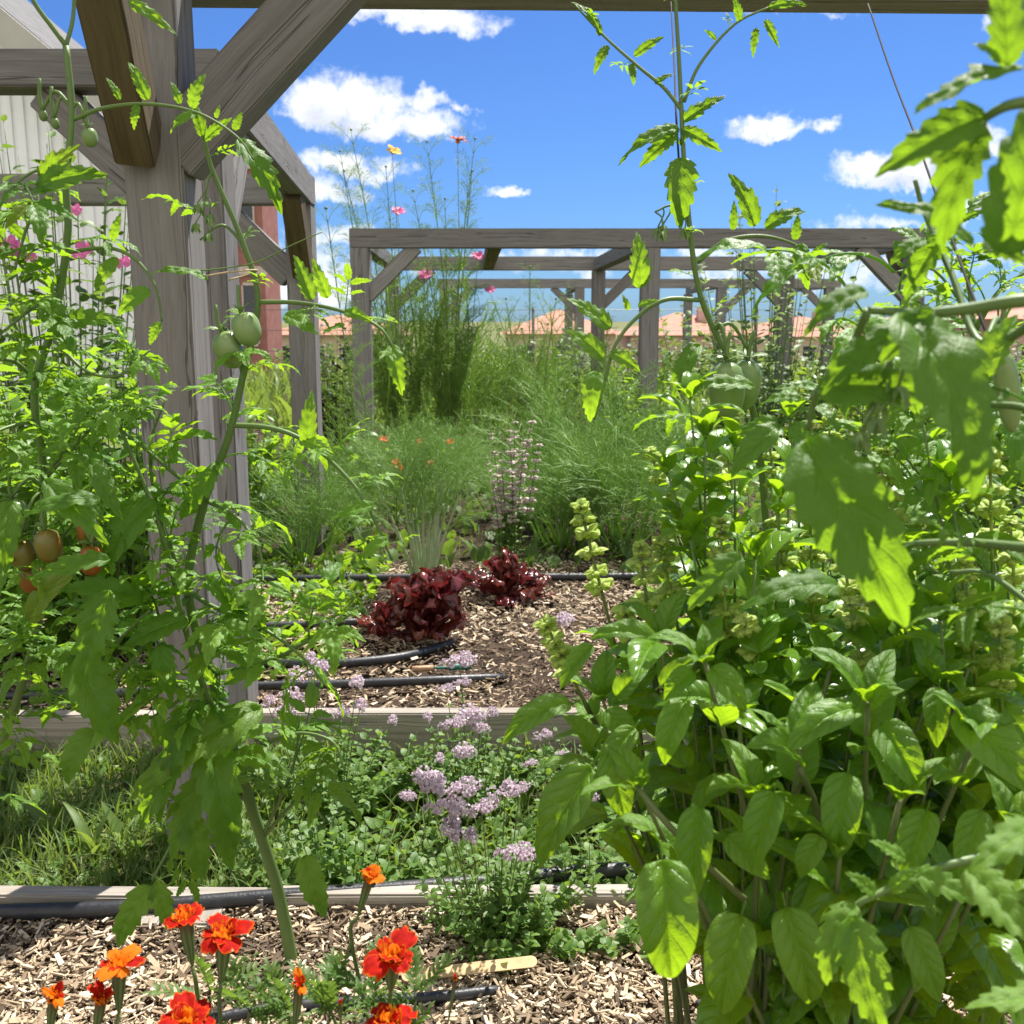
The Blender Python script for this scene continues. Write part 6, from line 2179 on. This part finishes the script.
def scatter(name, label, cat, n, xr, yr, z, lsz, tmpls, mat, up=(.5, 1.4), dens=None):
    t = T()
    for i in range(n):
        x, y = random.uniform(*xr), random.uniform(*yr)
        if dens and random.random() > dens(x, y):
            continue
        az = random.uniform(0, 6.28)
        e = random.uniform(*up)
        v = Vector((math.cos(az) * math.cos(e), math.sin(az) * math.cos(e), math.sin(e)))
        l = random.uniform(*lsz)
        t.inst(random.choice(tmpls), frame((x, y, z), v, perp(v, az + PI) + Vector((0, 0, .5)), l, l), random.uniform(0, .9))
    me = t.mesh(name)
    me.materials.append(mat)
    return tag(link(name, me), label, cat, None, 'stuff')


scatter('grass', 'thin green grass growing in the path between the boards', 'grass', 5200, (-1.7, -.45), (Y_B1 + .04, Y_B2 - .02), Z_PATH, (.05, .13), BLADE, M_['grass'])
scatter('grass', 'sparser grass in the path on the right', 'grass', 2200, (-.3, 1.7), (Y_B1 + .04, Y_B2 - .02), Z_PATH, (.05, .14), BLADE, M_['grass'])
scatter('clover', 'small leaved weeds covering the path', 'weeds', 6500, (-1.7, 1.6), (Y_B1 + .06, Y_B2 - .03), Z_PATH + .02, (.02, .05), SMALLLEAF + BUSHLEAF, M_['oregano'], (.1, 1.0), lambda x, y: 1 if x > -.62 else .42)
scatter('groundcover', 'low green growth over the back of the rear bed', 'ground cover', 14000, (-2.8, 3.6), (4.25, 9.5), Z_BED, (.03, .11), SMALLLEAF + BLADE + BLADE, M_['vine'], (.4, 1.4))
scatter('meadow', 'tall grass and weeds between the far frames and the fence', 'tall grass', 6000, (-5, 7), (9.5, 19), Z_BED - .02, (.2, .6), BLADE + BROADBLADE, M_['grass'], (.8, 1.5))
scatter('groundcover', 'leafy growth under the bean bushes on the left', 'ground cover', 3600, (-2.8, -.55), (2.95, 4.6), Z_BED, (.03, .07), SMALLLEAF, M_['bush'], (.2, 1.2))
scatter('groundcover', 'leafy growth in the rear bed on the right, behind the basil', 'ground cover', 2200, (.55, 2.6), (2.72, 4.4), Z_BED, (.05, .13), SMALLLEAF + BLADE, M_['bush'], (.2, 1.3))


def weed(label, base, n, lsz, ratio=1.0):
    o = thing('weed_plant', label, 'weed', base, 'broad leaved weeds by the low board')
    t = T()
    for k in range(n):
        az = k * 2.4 + random.uniform(-.3, .3)
        e = random.uniform(.4, 1.3)
        v = Vector((math.cos(az) * math.cos(e), math.sin(az) * math.cos(e), math.sin(e)))
        l = random.uniform(*lsz)
        t.inst(random.choice(BROADBLADE), frame(base, v, perp(v, az + PI) + Vector((0, 0, .6)), l * ratio, l), random.uniform(.2, .9))
    bag_obj(t, 'leaf_rosette', M_['grass'], o)


weed('yellow green strap leaved weed right behind the low board on the left', gp(88, 875, Z_PATH) + Vector((0, .03, 0)), 7, (.10, .20), 1.2)
weed('small strap leaved weed left of the thick post foot', gp(118, 868, Z_PATH) + Vector((0, .06, 0)), 7, (.06, .14), 1.8)
weed('round leaved weed farther left along the low board', gp(35, 862, Z_PATH) + Vector((0, .08, 0)), 8, (.07, .13), 2.2)
